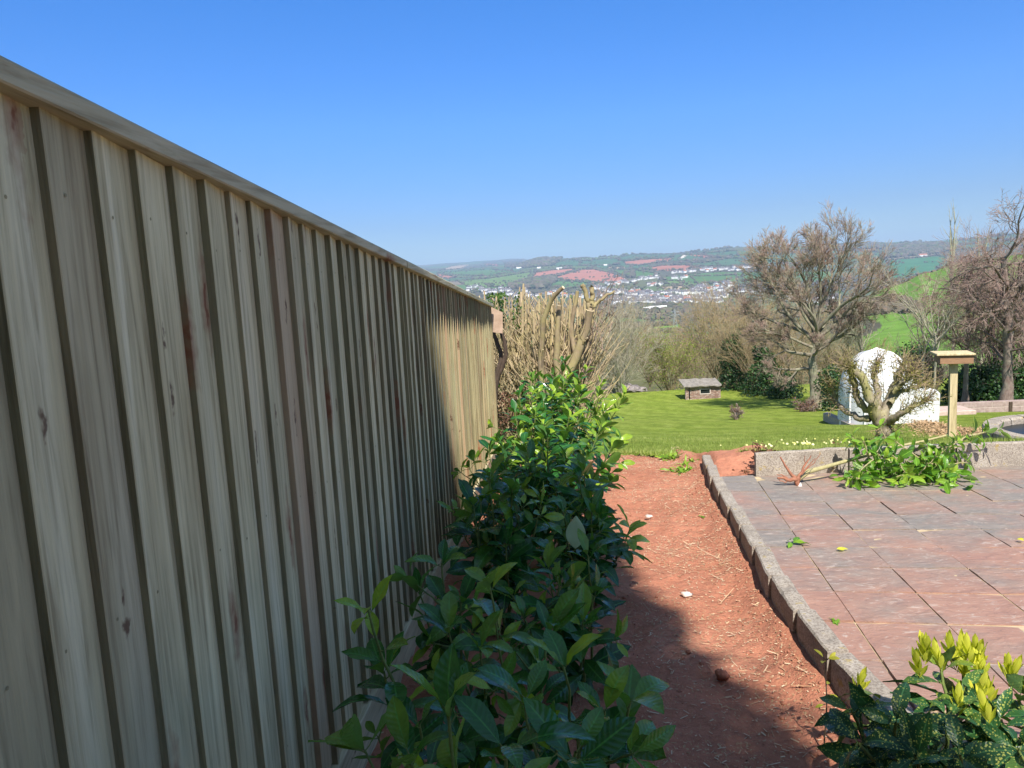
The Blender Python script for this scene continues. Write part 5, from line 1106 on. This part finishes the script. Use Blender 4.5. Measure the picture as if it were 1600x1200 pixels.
# ------------------------------------------------------------------ pollarded fruit tree in front of the dome
def pollard():
    Y = 9.7; t = thing('pollard_apple_tree', 'small mossy pollarded tree with knobbly limbs behind the low wall', 'tree', gpt(1378, 708, Y)); b = MB(); r = np.random.default_rng(17); heads = []
    def limb(pts, r0, r1, head=True):
        P = np.array([at(u, v, Y+dy) for u, v, dy in pts]); f = np.linspace(0, len(P)-1, 16); P = np.stack([np.interp(f, range(len(P)), P[:, i]) for i in range(3)], -1)
        for _ in range(2): P[1:-1] = (P[:-2]+2*P[1:-1]+P[2:])/4
        P[1:-1] += r.normal(0, .008, (14, 3)); b.tubes(P[None], (np.linspace(r0, r1, 16)*(1+r.normal(0, .09, 16)))[None], 9, 0, (0, .1, 0))
        for q in range(6, 16, 2): heads.append(P[q])
        if head: heads.extend([P[-1]]*3)
    limb([(1380, 712, 0), (1381, 690, 0), (1380, 668, 0), (1378, 650, 0)], .105, .085, False)
    limb([(1380, 668, 0), (1368, 652, 0), (1362, 632, -.1), (1355, 605, -.1), (1345, 585, -.1), (1330, 573, 0)], .07, .045)
    limb([(1376, 655, 0), (1385, 635, .1), (1395, 612, .1), (1402, 590, .1), (1410, 572, .1)], .07, .04)
    limb([(1366, 645, 0), (1350, 640, 0), (1338, 615, .05), (1334, 595, 0), (1328, 575, -.05)], .05, .035)
    limb([(1385, 662, 0), (1402, 650, -.2), (1422, 636, -.3), (1445, 628, -.3)], .05, .025)
    limb([(1390, 630, 0), (1405, 612, .1), (1425, 606, .1), (1445, 602, .2)], .035, .02)
    limb([(1360, 655, 0), (1340, 655, .1), (1320, 642, .2), (1305, 628, .3), (1300, 605, .3)], .045, .02)
    limb([(1370, 640, .1), (1372, 612, .2), (1364, 590, .3), (1370, 570, .3)], .05, .03); limb([(1395, 612, 0), (1412, 596, -.1), (1425, 585, -.1)], .04, .03)
    part(b, 'trunk', mat_bark('mossy_pale_bark', (.16, .13, .09), (.36, .31, .23), None, 26, (.30, .29, .09), .7), t, smooth=True)
    H = np.array(heads); n = 330; i = r.integers(0, len(H), n); D = nrm(r.normal(0, .7, (n, 3))+[0, 0, .55]+.8*nrm(H[i]-at(1378, 650, Y))); P, DD, R = grow(H[i], D, r.uniform(.06, .30, n), np.full(n, .0055), np.full(n, .003), 4, .22, .04, r)
    c = MB(); c.tubes(P, R, 4, 0, np.stack([np.zeros(n), r.random(n), r.random(n)], -1)); L = np.linalg.norm(P[:, -1]-P[:, 0], axis=1)
    p, D, l, rr = spawn(P, DD, R, L, 4, .2, .8, .5, .7, r); P2, _, R2 = grow(p, D, l, rr, rr*.6, 3, .25, 0, r); c.tubes(P2, R2, 3, 0, np.stack([np.zeros(len(P2)), r.random(len(P2)), r.random(len(P2))], -1)); part(c, 'crown', MT['brownbark'], t)
    l = MB(); m = 1500; Q = np.vstack([P.reshape(-1, 3), P2.reshape(-1, 3)]); lo = at(1378, 640, Y)[2]; Q = Q[r.integers(0, len(Q), m)]+r.normal(0, .02, (m, 3)); H2 = H[r.integers(0, len(H), 3200)]+r.normal(0, .05, (3200, 3)); Q = np.vstack([Q, H2]); m = len(Q)
    leaves(l, Q, nrm(r.normal(0, 1, (m, 3))), nrm(r.normal(0, 1, (m, 3))+[0, -.3, .8]), .022*r.uniform(.6, 1.5, m), .015, tint=r.random(m), seg=2); part(l, 'moss', MT['moss'], t)
pollard()

# ------------------------------------------------------------------ white domed cover behind the pollard
def dome():
    Y = 19.5; s = px(Y); base = gpt(1368, 668, Y); t = thing('garden_dome', 'white dome shaped cover with a lower sloping annex on its right', 'dome', base)
    W = 54*s; H = 130*s; b = MB(); nu, nv = 36, 20; V = []
    for j in range(nv+1):
        f = j/nv; z = H*f
        # upright sides rounding over to a dome
        rr = W*(1-.06*f) if f < .42 else W*(1-.025)*math.sqrt(max(0, 1-((f-.42)/.58)**2.2))
        for i in range(nu):
            a = 2*math.pi*i/nu; k = 1+.012*math.cos(a*12)+.006*math.sin(a*5+z*3); V.append((base[0]+rr*k*math.cos(a), base[1]+rr*k*math.sin(a)*1.1, base[2]-.1+z))
    F = [(j*nu+i, j*nu+(i+1) % nu, (j+1)*nu+(i+1) % nu, (j+1)*nu+i) for j in range(nv) for i in range(nu)]; b.add(V, F)
    m = N('white_cover'); n = m.noise(m.coord(), 3, 4); m.base(m.mix(n, (.50, .51, .53), (.68, .68, .68))); m.rough(.45); m.bump(m.noise(m.coord((1, 1, .4)), 5, 3), .5, .04)
    part(b, 'cover', m.m, t, smooth=True)
    # annex
    b = MB(); x0, x1 = gpt(1398, 600, Y)[0], gpt(1446, 600, Y)[0]; zb = gpt(1420, 672, Y)[2]; z0, z1 = gpt(1400, 596, Y)[2], gpt(1446, 603, Y)[2]; y0, y1 = base[1]-.75, base[1]+.8
    V = []; 
    for k, yy in enumerate((y0, y0+.06, y1-.06, y1)):
        e = .05 if k in (0, 3) else 0; V += [(x0, yy, zb), (x1-e*.5, yy, zb), (x1-e*.5+.02, yy, z1-.08-e), (x1-.06, yy, z1-e), (x0, yy, z0-e)]
    b.add(V, [(k*5+j, (k+1)*5+j, (k+1)*5+(j+1) % 5, k*5+(j+1) % 5) for k in range(3) for j in range(5)]); b.add(V[:5], [(0, 1, 2, 3, 4)]); b.add(V[-5:], [(4, 3, 2, 1, 0)]); part(b, 'annex', m.m, t)
    # curved ribs standing proud of the cover
    for a in (205, 230, 258, 285, 318):
        a = rad(a); P = []
        for j in range(nv+1):
            f = j/nv; z = H*f; rr = W*(1-.06*f) if f < .42 else W*(1-.025)*math.sqrt(max(0, 1-((f-.42)/.58)**2.2)); P.append((base[0]+(rr+.012)*math.cos(a), base[1]+(rr+.012)*math.sin(a)*1.1, base[2]-.1+z))
        b = MB(); b.tubes(np.array(P)[None], np.full((1, nv+1), .022), 6); part(b, 'rib', MT['white'], t, smooth=True)
    # concrete base strip at the left
    b = MB(); A = [gpt(1286, 646, 21), gpt(1293, 644, 21.6), gpt(1345, 664, 19.0), gpt(1338, 668, 18.3)]; V = [tuple(p+[0, 0, -.2]) for p in A]+[tuple(p+[0, 0, .01]) for p in A]; b.add(V, [(4, 5, 6, 7), (0, 1, 5, 4), (1, 2, 6, 5), (2, 3, 7, 6), (3, 0, 4, 7)])
    o = b.build('concrete_strip', MT['concrete']); tag(o, 'pale concrete edging strip leading to the left foot of the white dome', 'edging'); recenter(o, A[0])
dome()

# ------------------------------------------------------------------ bird table
def bird_table():
    Y = 9.9; s = px(Y); c = gpt(1486.5, 700, Y); t = thing('bird_table', 'new pale wooden bird table on a square post with a flat box top', 'bird table', c); zt = at(1486, 552, Y)[2]
    rot = Matrix.Translation((c[0], c[1], 0))@Matrix.Rotation(rad(-13), 4, 'Z')
    w_ = 5.0*s; b = MB(); b.box(-w_, w_, -w_, w_, c[2]-.3, at(1486, 565, Y)[2], 0, (1, .0, .05), rot, .004); part(b, 'post', MT['newpine'], t)
    W, D = 22.5*s, .15; z0, z1 = at(1488, 566.5, Y)[2], at(1488, 553.5, Y)[2]; th = .018
    for (x0, x1, y0, y1) in ((-W, W, -D, -D+th), (-W, W, D-th, D), (-W, -W+th, -D+th+.001, D-th-.001), (W-th, W, -D+th+.001, D-th-.001)):
        b = MB(); b.box(x0, x1, y0, y1, z0, z1, 0, (3, .3, .0), rot, .002); part(b, 'side_board', MT['brownwood'], t)
    b = MB(); b.box(-W+th+.002, W-th-.002, -D+th+.002, D-th-.002, z0+.02, z0+.032, 0, (2, 0, 0), rot); part(b, 'floor_board', MT['newpine'], t)
    b = MB(); b.box(-W-.045, W+.012, -D-.03, D+.03, z1+.001, z1+.026, 0, (5, .0, .1), rot, .004); part(b, 'top_board', MT['newpine'], t)
bird_table()

# ------------------------------------------------------------------ stone hut
def hut():
    Y = 36; s = px(Y); c = gpt(1099, 622, Y); t = thing('stone_hut', 'small stone hut with pale slate lean to roof and one window at the lawn end', 'hut', c)
    def m_rubble():
        m = N('rubble_wall'); vo = m.n('TexVoronoi', feature='F1'); m.set(vo.inputs['Vector'], m.coord((1, 1, 1.9))); vo.inputs['Scale'].default_value = 7; ve = m.n('TexVoronoi', feature='DISTANCE_TO_EDGE'); m.set(ve.inputs['Vector'], m.coord((1, 1, 1.9))); ve.inputs['Scale'].default_value = 7
        se = m.n('SeparateXYZ'); m.set(se.inputs[0], vo.outputs['Color']); cc = m.ramp(se.outputs[0], [(0, (.22, .13, .10)), (.5, (.33, .23, .19)), (1, (.42, .34, .29))]); cc = m.mix(m.ramp(ve.outputs['Distance'], [(.02, 1.), (.07, 0.)]), cc, (.14, .11, .09)); m.base(cc); m.rough(.95); m.bump(ve.outputs['Distance'], .8, .03); return m.m
    x0, x1 = gpt(1071, 620, Y)[0], gpt(1126, 620, Y)[0]; zb = c[2]-.5; zt = gpt(1100, 603, Y)[2]; d = 1.2; wx0, wx1 = gpt(1093, 600, Y)[0], gpt(1110, 600, Y)[0]; wz0, wz1 = gpt(1100, 616, Y)[2], gpt(1100, 607.5, Y)[2]; y0 = c[1]
    th = .15; mr = m_rubble()
    for (a, q, z0, z1) in ((x0+.16, wx0, zb, zt), (wx1, x1, zb, zt), (wx0, wx1, zb, wz0), (wx0, wx1, wz1, zt)):
        pass
    b = MB(); # front wall with an opening, one mesh
    for (a, q, z0, z1) in ((x0+.22, wx0, zb, zt), (wx1, x1, zb, zt), (wx0, wx1, zb, wz0), (wx0, wx1, wz1, zt)): b.box(a, q, y0, y0+th, z0, z1)
    b.box(x1-th, x1, y0+th+.001, y0+d, zb, zt); b.box(x0+.22, x1-th-.001, y0+d-th, y0+d, zb, zt+.1); b.box(x0, x0+.16, y0-.02, y0+th, zb, zt-.02)
    part(b, 'wall', mr, t)
    b = MB(); xa, xb = x0-.10, x1+.02; zf_, zk = zt-.0, zt+.13; V = []
    nx = 12
    for k in range(nx+1):
        X = xa+(xb-xa)*k/nx; j = rng.normal(0, .012); V += [(X, y0-.18+rng.normal(0, .012), zf_+j), (X, y0-.18, zf_+.05+j), (X, y0+d+.1, zk+.05+j), (X, y0+d+.1, zk+j)]
    b.add(V, [(k*4+i, (k+1)*4+i, (k+1)*4+(i+1) % 4, k*4+(i+1) % 4) for k in range(nx) for i in range(4)]); b.add(V[:4], [(0, 1, 2, 3)]); b.add(V[-4:], [(3, 2, 1, 0)])
    part(b, 'roof', mat_simple('old_slates', (.17, .155, .135), (.33, .30, .26), 9, .9, .8, .03, (1, .3, 1)), t)
    b = MB(); g = .035
    for (a, q, z0, z1) in ((wx0, wx1, wz0, wz0+g), (wx0, wx1, wz1-g, wz1), (wx0, wx0+g, wz0+g, wz1-g), (wx1-g, wx1, wz0+g, wz1-g)): b.box(a+.002, q-.002, y0-.02, y0+.03, z0+.002, z1-.002)
    f = part(b, 'window', MT['stone'], t); b = MB(); b.box(wx0+g, wx1-g, y0+.02, y0+.03, wz0+g, wz1-g); q = b.build('pane', MT['glass'], f); q.data.transform(Matrix.Translation(-t.location))
hut()

# ------------------------------------------------------------------ low brick wall, pond, chips and back fence
def far_bits():
    Y = 22.; mb = mat_simple('pink_block', (.26, .185, .165), (.42, .33, .30), 9, .9, .6); mo = mat_simple('pale_mortar', (.46, .38, .33), (.58, .50, .44), 20, .95, .4)
    zt = [gpt(1500, 628, Y)[2], gpt(1620, 627, Y)[2]]; xa, xb = gpt(1494, 640, Y)[0], gpt(1680, 640, Y)[0]; z0 = gpt(1540, 628, Y)[2]; t = thing('brick_wall', 'low wall of pinkish grey blocks with pale mortar behind the bird table', 'wall', (xa, Y, z0-.4))
    b = MB(); b.box(xa+.01, xb, Y+.008, Y+.14, z0-.5, z0-.008); part(b, 'mortar', mo, t); b = MB(); h = .165; L = .50
    for r_ in range(4):
        x = xa-(.2 if r_ % 2 else 0)
        while x < xb:
            a, q = max(x, xa), min(x+L-.016, xb)
            if q-a > .04: b.box(a, q, Y, Y+.148, z0-(r_+1)*h+.014, z0-r_*h, bev=.006)
            x += L
    part(b, 'blocks', mb, t)
    b = MB(); b.box(gpt(1576, 640, Y)[0], gpt(1581, 640, Y)[0], Y-.03, Y-.002, z0-.45, z0-.03); part(b, 'upright', MT['darkstem'], t)
    # pinkish ledge left of it
    b = MB(); p = on_lawn(1456, 650); q = on_lawn(1560, 650); b.box(p[0], q[0], p[1]-.1, p[1]+.7, p[2]-.2, p[2]+.13, bev=.02); o = b.build('stone_ledge', mat_simple('pink_paving', (.42, .30, .25), (.56, .44, .38), 10, .9, .4)); tag(o, 'flat pinkish stone ledge in front of the low block wall', 'ledge'); recenter(o, p)
    # orange wood chips
    r = np.random.default_rng(2); b = MB(); n = 4500; c = on_lawn(1476, 676); f = r.random(n); C0, C1 = gpt(1438, 664, 15.5), gpt(1512, 684, 10.5); P = C0*(1-f[:, None])+C1*f[:, None]; P[:, 0] += r.normal(0, .13, n); P[:, 1] += r.normal(0, .3, n); P[:, 2] = lawn_z(P[:, 0], P[:, 1])+.02+.12*np.exp(-((P[:, 0]-(C0[0]*(1-f)+C1[0]*f))/.2)**2)*r.random(n)
    S = nrm(r.normal(0, 1, (n, 3)))*.008; T = nrm(r.normal(0, 1, (n, 3))*[1, 1, .3])*.017; b.add(np.stack([P-S-T, P+S-T, P+S+T, P-S+T], 1).reshape(-1, 3), np.arange(4*n).reshape(n, 4), 0, np.repeat(np.stack([np.zeros(n), np.zeros(n), r.random(n)], -1), 4, 0))
    m = N('orange_chips'); a = m.attr(); m.base(m.ramp(a[2], [(0, (.30, .18, .09)), (1, (.52, .36, .21))])); o = b.build('wood_chips', m.m); tag(o, 'orange wood chips strewn on the grass by the bird table', 'wood chips', None, 'stuff')
    # round pond with stone rim
    c = on_lawn(1672, 684); t = thing('pond', 'round raised pond with a curved stone rim at the right edge', 'pond', c); R = .72; b = MB(); k = 22
    for i in range(k):
        a0, a1 = 2*math.pi*(i+.04)/k, 2*math.pi*(i+.96)/k; V = []
        for a in np.linspace(a0, a1, 4):
            for (rr, z) in ((R-.14, -.3), (R-.14, .10), (R-.12, .12), (R-.01, .12), (R, .10), (R, -.3)): V.append((c[0]+rr*math.cos(a), c[1]+rr*math.sin(a), c[2]-.02+z))
        b.add(V, [(q*6+j, (q+1)*6+j, (q+1)*6+j+1, q*6+j+1)[::-1] for q in range(3) for j in range(5)]); b.add(V[:6], [tuple(range(6))]); b.add(V[-6:], [tuple(range(6))[::-1]])
    part(b, 'rim', MT['concrete'], t); b = MB(); a = np.linspace(0, 2*np.pi, 41)[:-1]; b.add([(c[0]+(R-.13)*math.cos(q), c[1]+(R-.13)*math.sin(q), c[2]+.03) for q in a], [tuple(range(40))]); w_ = N('pond_water'); w_.base((.015, .02, .02)); w_.rough(.35); part(b, 'water', w_.m, t)
    # little fern arching in front of the pond
    b = MB(); P0 = on_lawn(1575, 690); t = thing('fern_frond', 'brown arching dead fern frond in front of the pond rim', 'fern', P0)
    P = np.array([at(u, v, 7.6) for u, v in ((1599, 700), (1592, 688), (1582, 680), (1568, 676), (1555, 679), (1545, 684))]); b.tubes(P[None], np.linspace(.006, .002, 6)[None], 5)
    for i in range(26):
        f = i/26*5; j = int(f); p = P[j]+(P[j+1]-P[j])*(f-j); q = p+[0, 0, -.055*math.sin(.4+i/26*2.4)]; b.tubes(np.array([[p, q]]), np.array([[.003, .001]]), 4)
    part(b, 'stalk', MT['darkstem'], t)
    # small post and rail fence and a heap of stones at the far left of the lawn
    t = thing('post_fence', 'pale weathered post and rail fence behind the lawn at left', 'fence', gpt(940, 603, 42))
    for u in (905, 926, 951, 966):
        b = MB(); p = gpt(u, 606, 42); q = gpt(u, 583, 42); b.box(p[0]-.05, p[0]+.05, 42, 42.1, p[2]-.4, q[2]); part(b, 'post', MT['palebark'], t)
    for v in (586, 592, 598):
        b = MB(); p = gpt(900, v, 42); q = gpt(967, v, 42); b.box(p[0], q[0], 41.96, 41.995, p[2]-.03, p[2]+.03); part(b, 'rail', MT['palebark'], t)
    for k, (u, v, s_) in enumerate([(958, 607, .45), (972, 607, .5), (987, 608, .42), (1000, 609, .3), (1030, 613, .14), (1038, 614, .12)]):
        b = MB(); V, F3, F4 = blob_template(k+40, 6, 9); V = V*np.array([s_*1.3, s_, s_*.55]); b.add(V, F3); b.f.append(F4); b.m.append(np.zeros(len(F4), int)); p = gpt(u, v, 40.5); o = b.build('boulder', mat_simple('grey_stone', (.22, .19, .19), (.36, .32, .31), 5, .9, .8, .05) if k < 1 else bpy.data.materials['grey_stone']); o.location = p
        tag(o, ['leftmost dark boulder of the heap at the lawn end', 'second dark boulder of the heap at the lawn end', 'third boulder of the heap at the lawn end', 'smallest boulder at the right end of the heap', 'small pale stone on the lawn edge right of the heap', 'small pale stone beside another, nearest the stone hut'][k], 'boulder')
far_bits()

# ------------------------------------------------------------------ cut branches lying on the patio and small plants
def branches():
    r = np.random.default_rng(31); Y0 = 6.35
    t = thing('cut_branch_pile', 'heap of cut laurel branches with bright green leaves on the patio', 'branches', on_plane(1425, 752, .13)); bl, bs = MB(), MB()
    C = on_plane(1425, 758, .13)
    def gz(p): return .13+SLOPE*p[1]
    # branches fan over the heap
    spec = [((1350, 690), (1365, 745), 6.3), ((1345, 700), (1420, 740), 6.4), ((1375, 668), (1400, 735), 6.5), ((1400, 690), (1480, 760), 6.2), ((1520, 690), (1400, 745), 6.4), ((1495, 690), (1440, 740), 6.4), ((1540, 675), (1440, 720), 6.45), ((1560, 672), (1470, 700), 6.5)]
    for (a, q, y) in spec:
        P = curve(at(q[0], q[1], y), at(a[0], a[1], y-.05), [0, 0, .05], 10, r); bs.tubes(P[None], np.linspace(.010, .004, 10)[None], 6); stem_leaves(bl, bs, P, .004, 13, .135, .42, r, young=.6, start=.3, droop=.4)
    for i in range(34):
        f = r.random(); x = C[0]+(f-.5)*.86+.02; y = 6.28+r.uniform(-.32, .18); z = gz([x, y])+r.uniform(.02, .26)*(1-abs(f-.42)*1.1); d = nrm(np.array([r.normal(0, 1), r.normal(-.35, .7), r.normal(-.05, .35)])); p0 = np.array([x, y, z]); P = curve(p0, p0+d*r.uniform(.12, .26), [0, 0, .02], 7, r); P[:, 2] = np.maximum(P[:, 2], gz(P[0])+.015)
        bs.tubes(P[None], np.linspace(.005, .003, 7)[None], 5); stem_leaves(bl, bs, P, .003, int(r.integers(8, 13)), .125, .42, r, young=.7, start=.1, droop=.4)
    n = 150; x = C[0]+r.uniform(-.46, .46, n); y = 6.22+r.normal(-.05, .16, n); P = np.stack([x, y, gz(np.array([x, y]))+r.uniform(.008, .10, n)], -1); leaves(bl, P, nrm(np.stack([r.normal(0, 1, n), r.normal(-.5, 1, n), r.normal(0, .18, n)], -1)), nrm(r.normal(0, .5, (n, 3))+[0, 0, 1]), .125*r.uniform(.7, 1.15, n), .05, tint=np.clip(r.normal(.55, .25, n), 0, 1), seg=5)
    part(bl, 'foliage', MT['cutlaurel'], t, smooth=True); part(bs, 'stem', MT['yellowstem'], t, smooth=True)
    # long bare branch with torn red root end, leaning on the wall
    t = thing('cut_branch', 'long yellowish cut branch with a torn reddish root end lying on the patio', 'branch', on_plane(1248, 756, .13)); b = MB()
    P = np.array([at(u, v, y) for u, v, y in ((1246, 748, 6.2), (1262, 737, 6.25), (1285, 731, 6.3), (1320, 721, 6.4), (1352, 712, 6.45), (1390, 700, 6.5), (1440, 690, 6.55), (1480, 680, 6.58))]); b.tubes(P[None], np.array([[.028, .022, .018, .016, .015, .013, .011, .008]]), 8); part(b, 'stem', MT['yellowstem'], t, smooth=True)
    b = MB(); mred = mat_simple('red_root', (.26, .10, .06), (.38, .18, .11), 40, .8, .5)
    for pts, r0, r1 in (([(1246, 748), (1236, 742), (1228, 730), (1219, 714)], .016, .006), ([(1246, 748), (1254, 735), (1262, 722), (1268, 712)], .014, .003), ([(1246, 748), (1232, 750), (1222, 746), (1214, 747)], .018, .008), ([(1246, 746), (1246, 754), (1248, 762)], .024, .018), ([(1250, 742), (1258, 726), (1258, 712)], .007, .002), ([(1250, 742), (1264, 728), (1274, 716)], .007, .002), ([(1252, 742), (1270, 725), (1281, 709)], .005, .002), ([(1230, 748), (1222, 741), (1213, 742)], .006, .003), ([(1236, 750), (1226, 754), (1217, 750)], .006, .003)):
        P = np.array([at(u, v, 6.15) for u, v in pts]); f = np.linspace(0, len(P)-1, 8); P = np.stack([np.interp(f, range(len(P)), P[:, i]) for i in range(3)], -1); P += r.normal(0, .003, P.shape); b.tubes(P[None], np.linspace(r0, r1, 8)[None], 7)
    part(b, 'root', mred, t, smooth=True)
    b = MB(); p = at(1249, 763, 6.12); V = [p+[-.016, 0, 0], p+[.02, -.01, .005], p+[.012, 0, .05], p+[-.01, .02, .02]]; b.add(V, [(0, 1, 2), (0, 2, 3), (0, 3, 1), (1, 3, 2)]); part(b, 'cut_face', MT['white'], t)
    # single sprays and leaves lying about
    def spray(u, v, n, L, label, m_, z=.13, nm='fallen_leaf_spray', tint=.6, hh=.02):
        p = on_plane(u, v, z); p[2] += hh; b = MB(); a = r.uniform(-2.6, 2.6, n); D = np.stack([np.cos(a)+.3, np.sin(a)*.9, r.uniform(.0, .3, n)], -1); leaves(b, np.tile(p, (n, 1))+r.normal(0, L*.12, (n, 3))*[1, 1, .1], nrm(D), nrm(r.normal(0, .35, (n, 3))+[0, 0, 1]), L*r.uniform(.6, 1.1, n), L*.36, tint=np.clip(r.normal(tint, .2, n), 0, 1), droop=.25, seg=4); o = b.build(nm, m_, smooth=True); tag(o, label, 'leaves'); recenter(o, p)
    spray(1240, 852, 9, .085, 'fallen green leaf spray on the red part of the patio near the kerb', MT['cutlaurel'])
    spray(1303, 973, 14, .035, 'small green weed tuft beside the kerb at the patio edge', MT['cutlaurel'], nm='weed_tuft', hh=.005)
    spray(1111, 797, 9, .05, 'small green leaf scrap on the soil beside the kerb', MT['cutlaurel'], 0.)
    spray(1095, 811, 6, .035, 'tiny yellow green leaf scrap on the soil halfway up the path', MT['cutlaurel'], 0.)
    spray(1207, 934, 3, .05, 'yellow leaf lying against the soil side of the kerb', MT['shoot'], 0.)
    spray(1148, 822, 4, .04, 'small pale green leaf at the foot of the kerb', MT['bud'], 0.)
    spray(1527, 758, 3, .04, 'single pale leaf lying right of the branch heap', MT['bud'])
    spray(1592, 848, 2, .05, 'pale yellow leaf lying on the patio at the right edge', MT['shoot'])
    spray(1306, 861, 2, .06, 'flat tan leaf lying right of the green spray on the patio', MT['shoot'])
    for k, (u, v, lab) in enumerate([(1068, 738, 'lush green weed clump at the lawn corner left of the kerb end'), (1050, 718, 'pale green clump of weeds in the soil edge of the lawn'), (1084, 728, 'green weed clump touching the end of the kerb')]):
        p = on_plane(u, v, 0.); n = 90; b = MB(); a = r.uniform(0, 6.28, n); el = r.uniform(.3, 1.4, n); D = np.stack([np.cos(a)*np.cos(el), np.sin(a)*np.cos(el), np.sin(el)], -1); leaves(b, p+r.normal(0, .055, (n, 3))*[1, 1, .1], D, nrm(r.normal(0, .4, (n, 3))+[0, 0, 1]), r.uniform(.05, .13, n), .022, tint=np.clip(r.normal(.75, .2, n), 0, 1), droop=.7, seg=4); o = b.build('weed_clump', MT['cutlaurel'], smooth=True); tag(o, lab, 'weeds'); recenter(o, p)
    # dark little shrubs in front of and behind the low wall
    for k, (u, v, h, n, lab) in enumerate([(1183, 733, .30, 14, 'small dead rose bush with dark curled leaves at the left end of the low wall'), (1254, 710, .10, 9, 'low dark twiggy plant behind the low wall, left of the pollard'), (1312, 708, .12, 9, 'tiny dark plant behind the low wall close to the pollard'), (1575, 700, .14, 8, 'small reddish plant behind the low wall at the right')]):
        Y = 6.9 if k == 0 else 7.4; p = gpt(u, v, Y); t = thing('small_shrub', lab, 'shrub', p); b = MB(); D = nrm(r.normal(0, .45, (n, 3))+[0, 0, 1]); P, DD, R = grow(np.tile(p, (n, 1)), D, r.uniform(.5, 1, n)*h, np.full(n, .004), np.full(n, .002), 5, .2, .03, r); b.tubes(P, R, 4); part(b, 'stem', MT['darkstem'], t)
        l = MB(); q = P[:, 2:].reshape(-1, 3); m = 150 if k == 0 else 60; q = q[r.integers(0, len(q), m)]+r.normal(0, .02, (m, 3)); leaves(l, q, nrm(r.normal(0, 1, (m, 3))), nrm(r.normal(0, 1, (m, 3))+[0, 0, .5]), .04*r.uniform(.6, 1.2, m), .024, tint=r.random(m), seg=3); part(l, 'foliage', MT['deadleaf'] if k != 1 else MT['ivy'], t)
    # pale flowers in the lawn
    b = MB(); n = 190; V = []; 
    for _ in range(60):
        y = 7.2+r.exponential(3.0); u = r.normal(1250, 45) if r.random() < .8 else r.uniform(1050, 1340); q = ray(u, 700); x = q[0]/q[1]*y
        if y > 12 or y < lawn_near(np.array(x))+.1 or x < 1.2: continue
        p = np.array([x, y, float(lawn_z(x, y))]); c = p+[0, 0, .035]; s_ = r.uniform(.008, .015); a = r.uniform(0, 6); pts = [c+[s_*math.cos(a+q*1.047), s_*math.sin(a+q*1.047)*.8, .004+s_*.6*math.sin(a+q*1.047)] for q in range(6)]; b.add(pts, [tuple(range(6))], 0, (0, 0, r.random()))
    m = N('primrose'); a = m.attr(); m.base(m.ramp(a[2], [(0, (.55, .52, .12)), (1, (.66, .64, .38))])); o = b.build('primroses', m.m); tag(o, 'pale yellow primroses scattered in the grass behind the low wall', 'flowers', None, 'stuff')
branches()

# ------------------------------------------------------------------ the air
def haze():
    b = MB(); b.box(-10600, 10600, -10600, 10600, -420, 230); o = b.build('haze', None) if False else None
    me = bpy.data.meshes.new('haze'); V = [(x, y, z) for z in (HZ0, HZ1) for (x, y) in ((-10600, -10600), (10600, -10600), (10600, 10600), (-10600, 10600))]
    me.from_pydata(V, [], [(3, 2, 1, 0), (4, 5, 6, 7), (0, 1, 5, 4), (1, 2, 6, 5), (2, 3, 7, 6), (3, 0, 4, 7)]); o = bpy.data.objects.new('haze', me); SC.collection.objects.link(o)
    m = bpy.data.materials.new('haze'); m.use_nodes = True; nt = m.node_tree; nt.nodes.remove(nt.nodes['Principled BSDF']); v = nt.nodes.new('ShaderNodeVolumePrincipled'); v.inputs['Color'].default_value = (.55, .75, 1.0, 1); v.inputs['Density'].default_value = 1.35e-4; v.inputs['Anisotropy'].default_value = 0.0
    nt.links.new(v.outputs[0], nt.nodes['Material Output'].inputs['Volume']); me.materials.append(m); tag(o, 'thin blue haze over the valley', 'haze', None, 'stuff')
HZ0 = float(TP[..., 2].min())-1.0; HZ1 = float(TP[..., 2].max())+35
haze()
#--END--
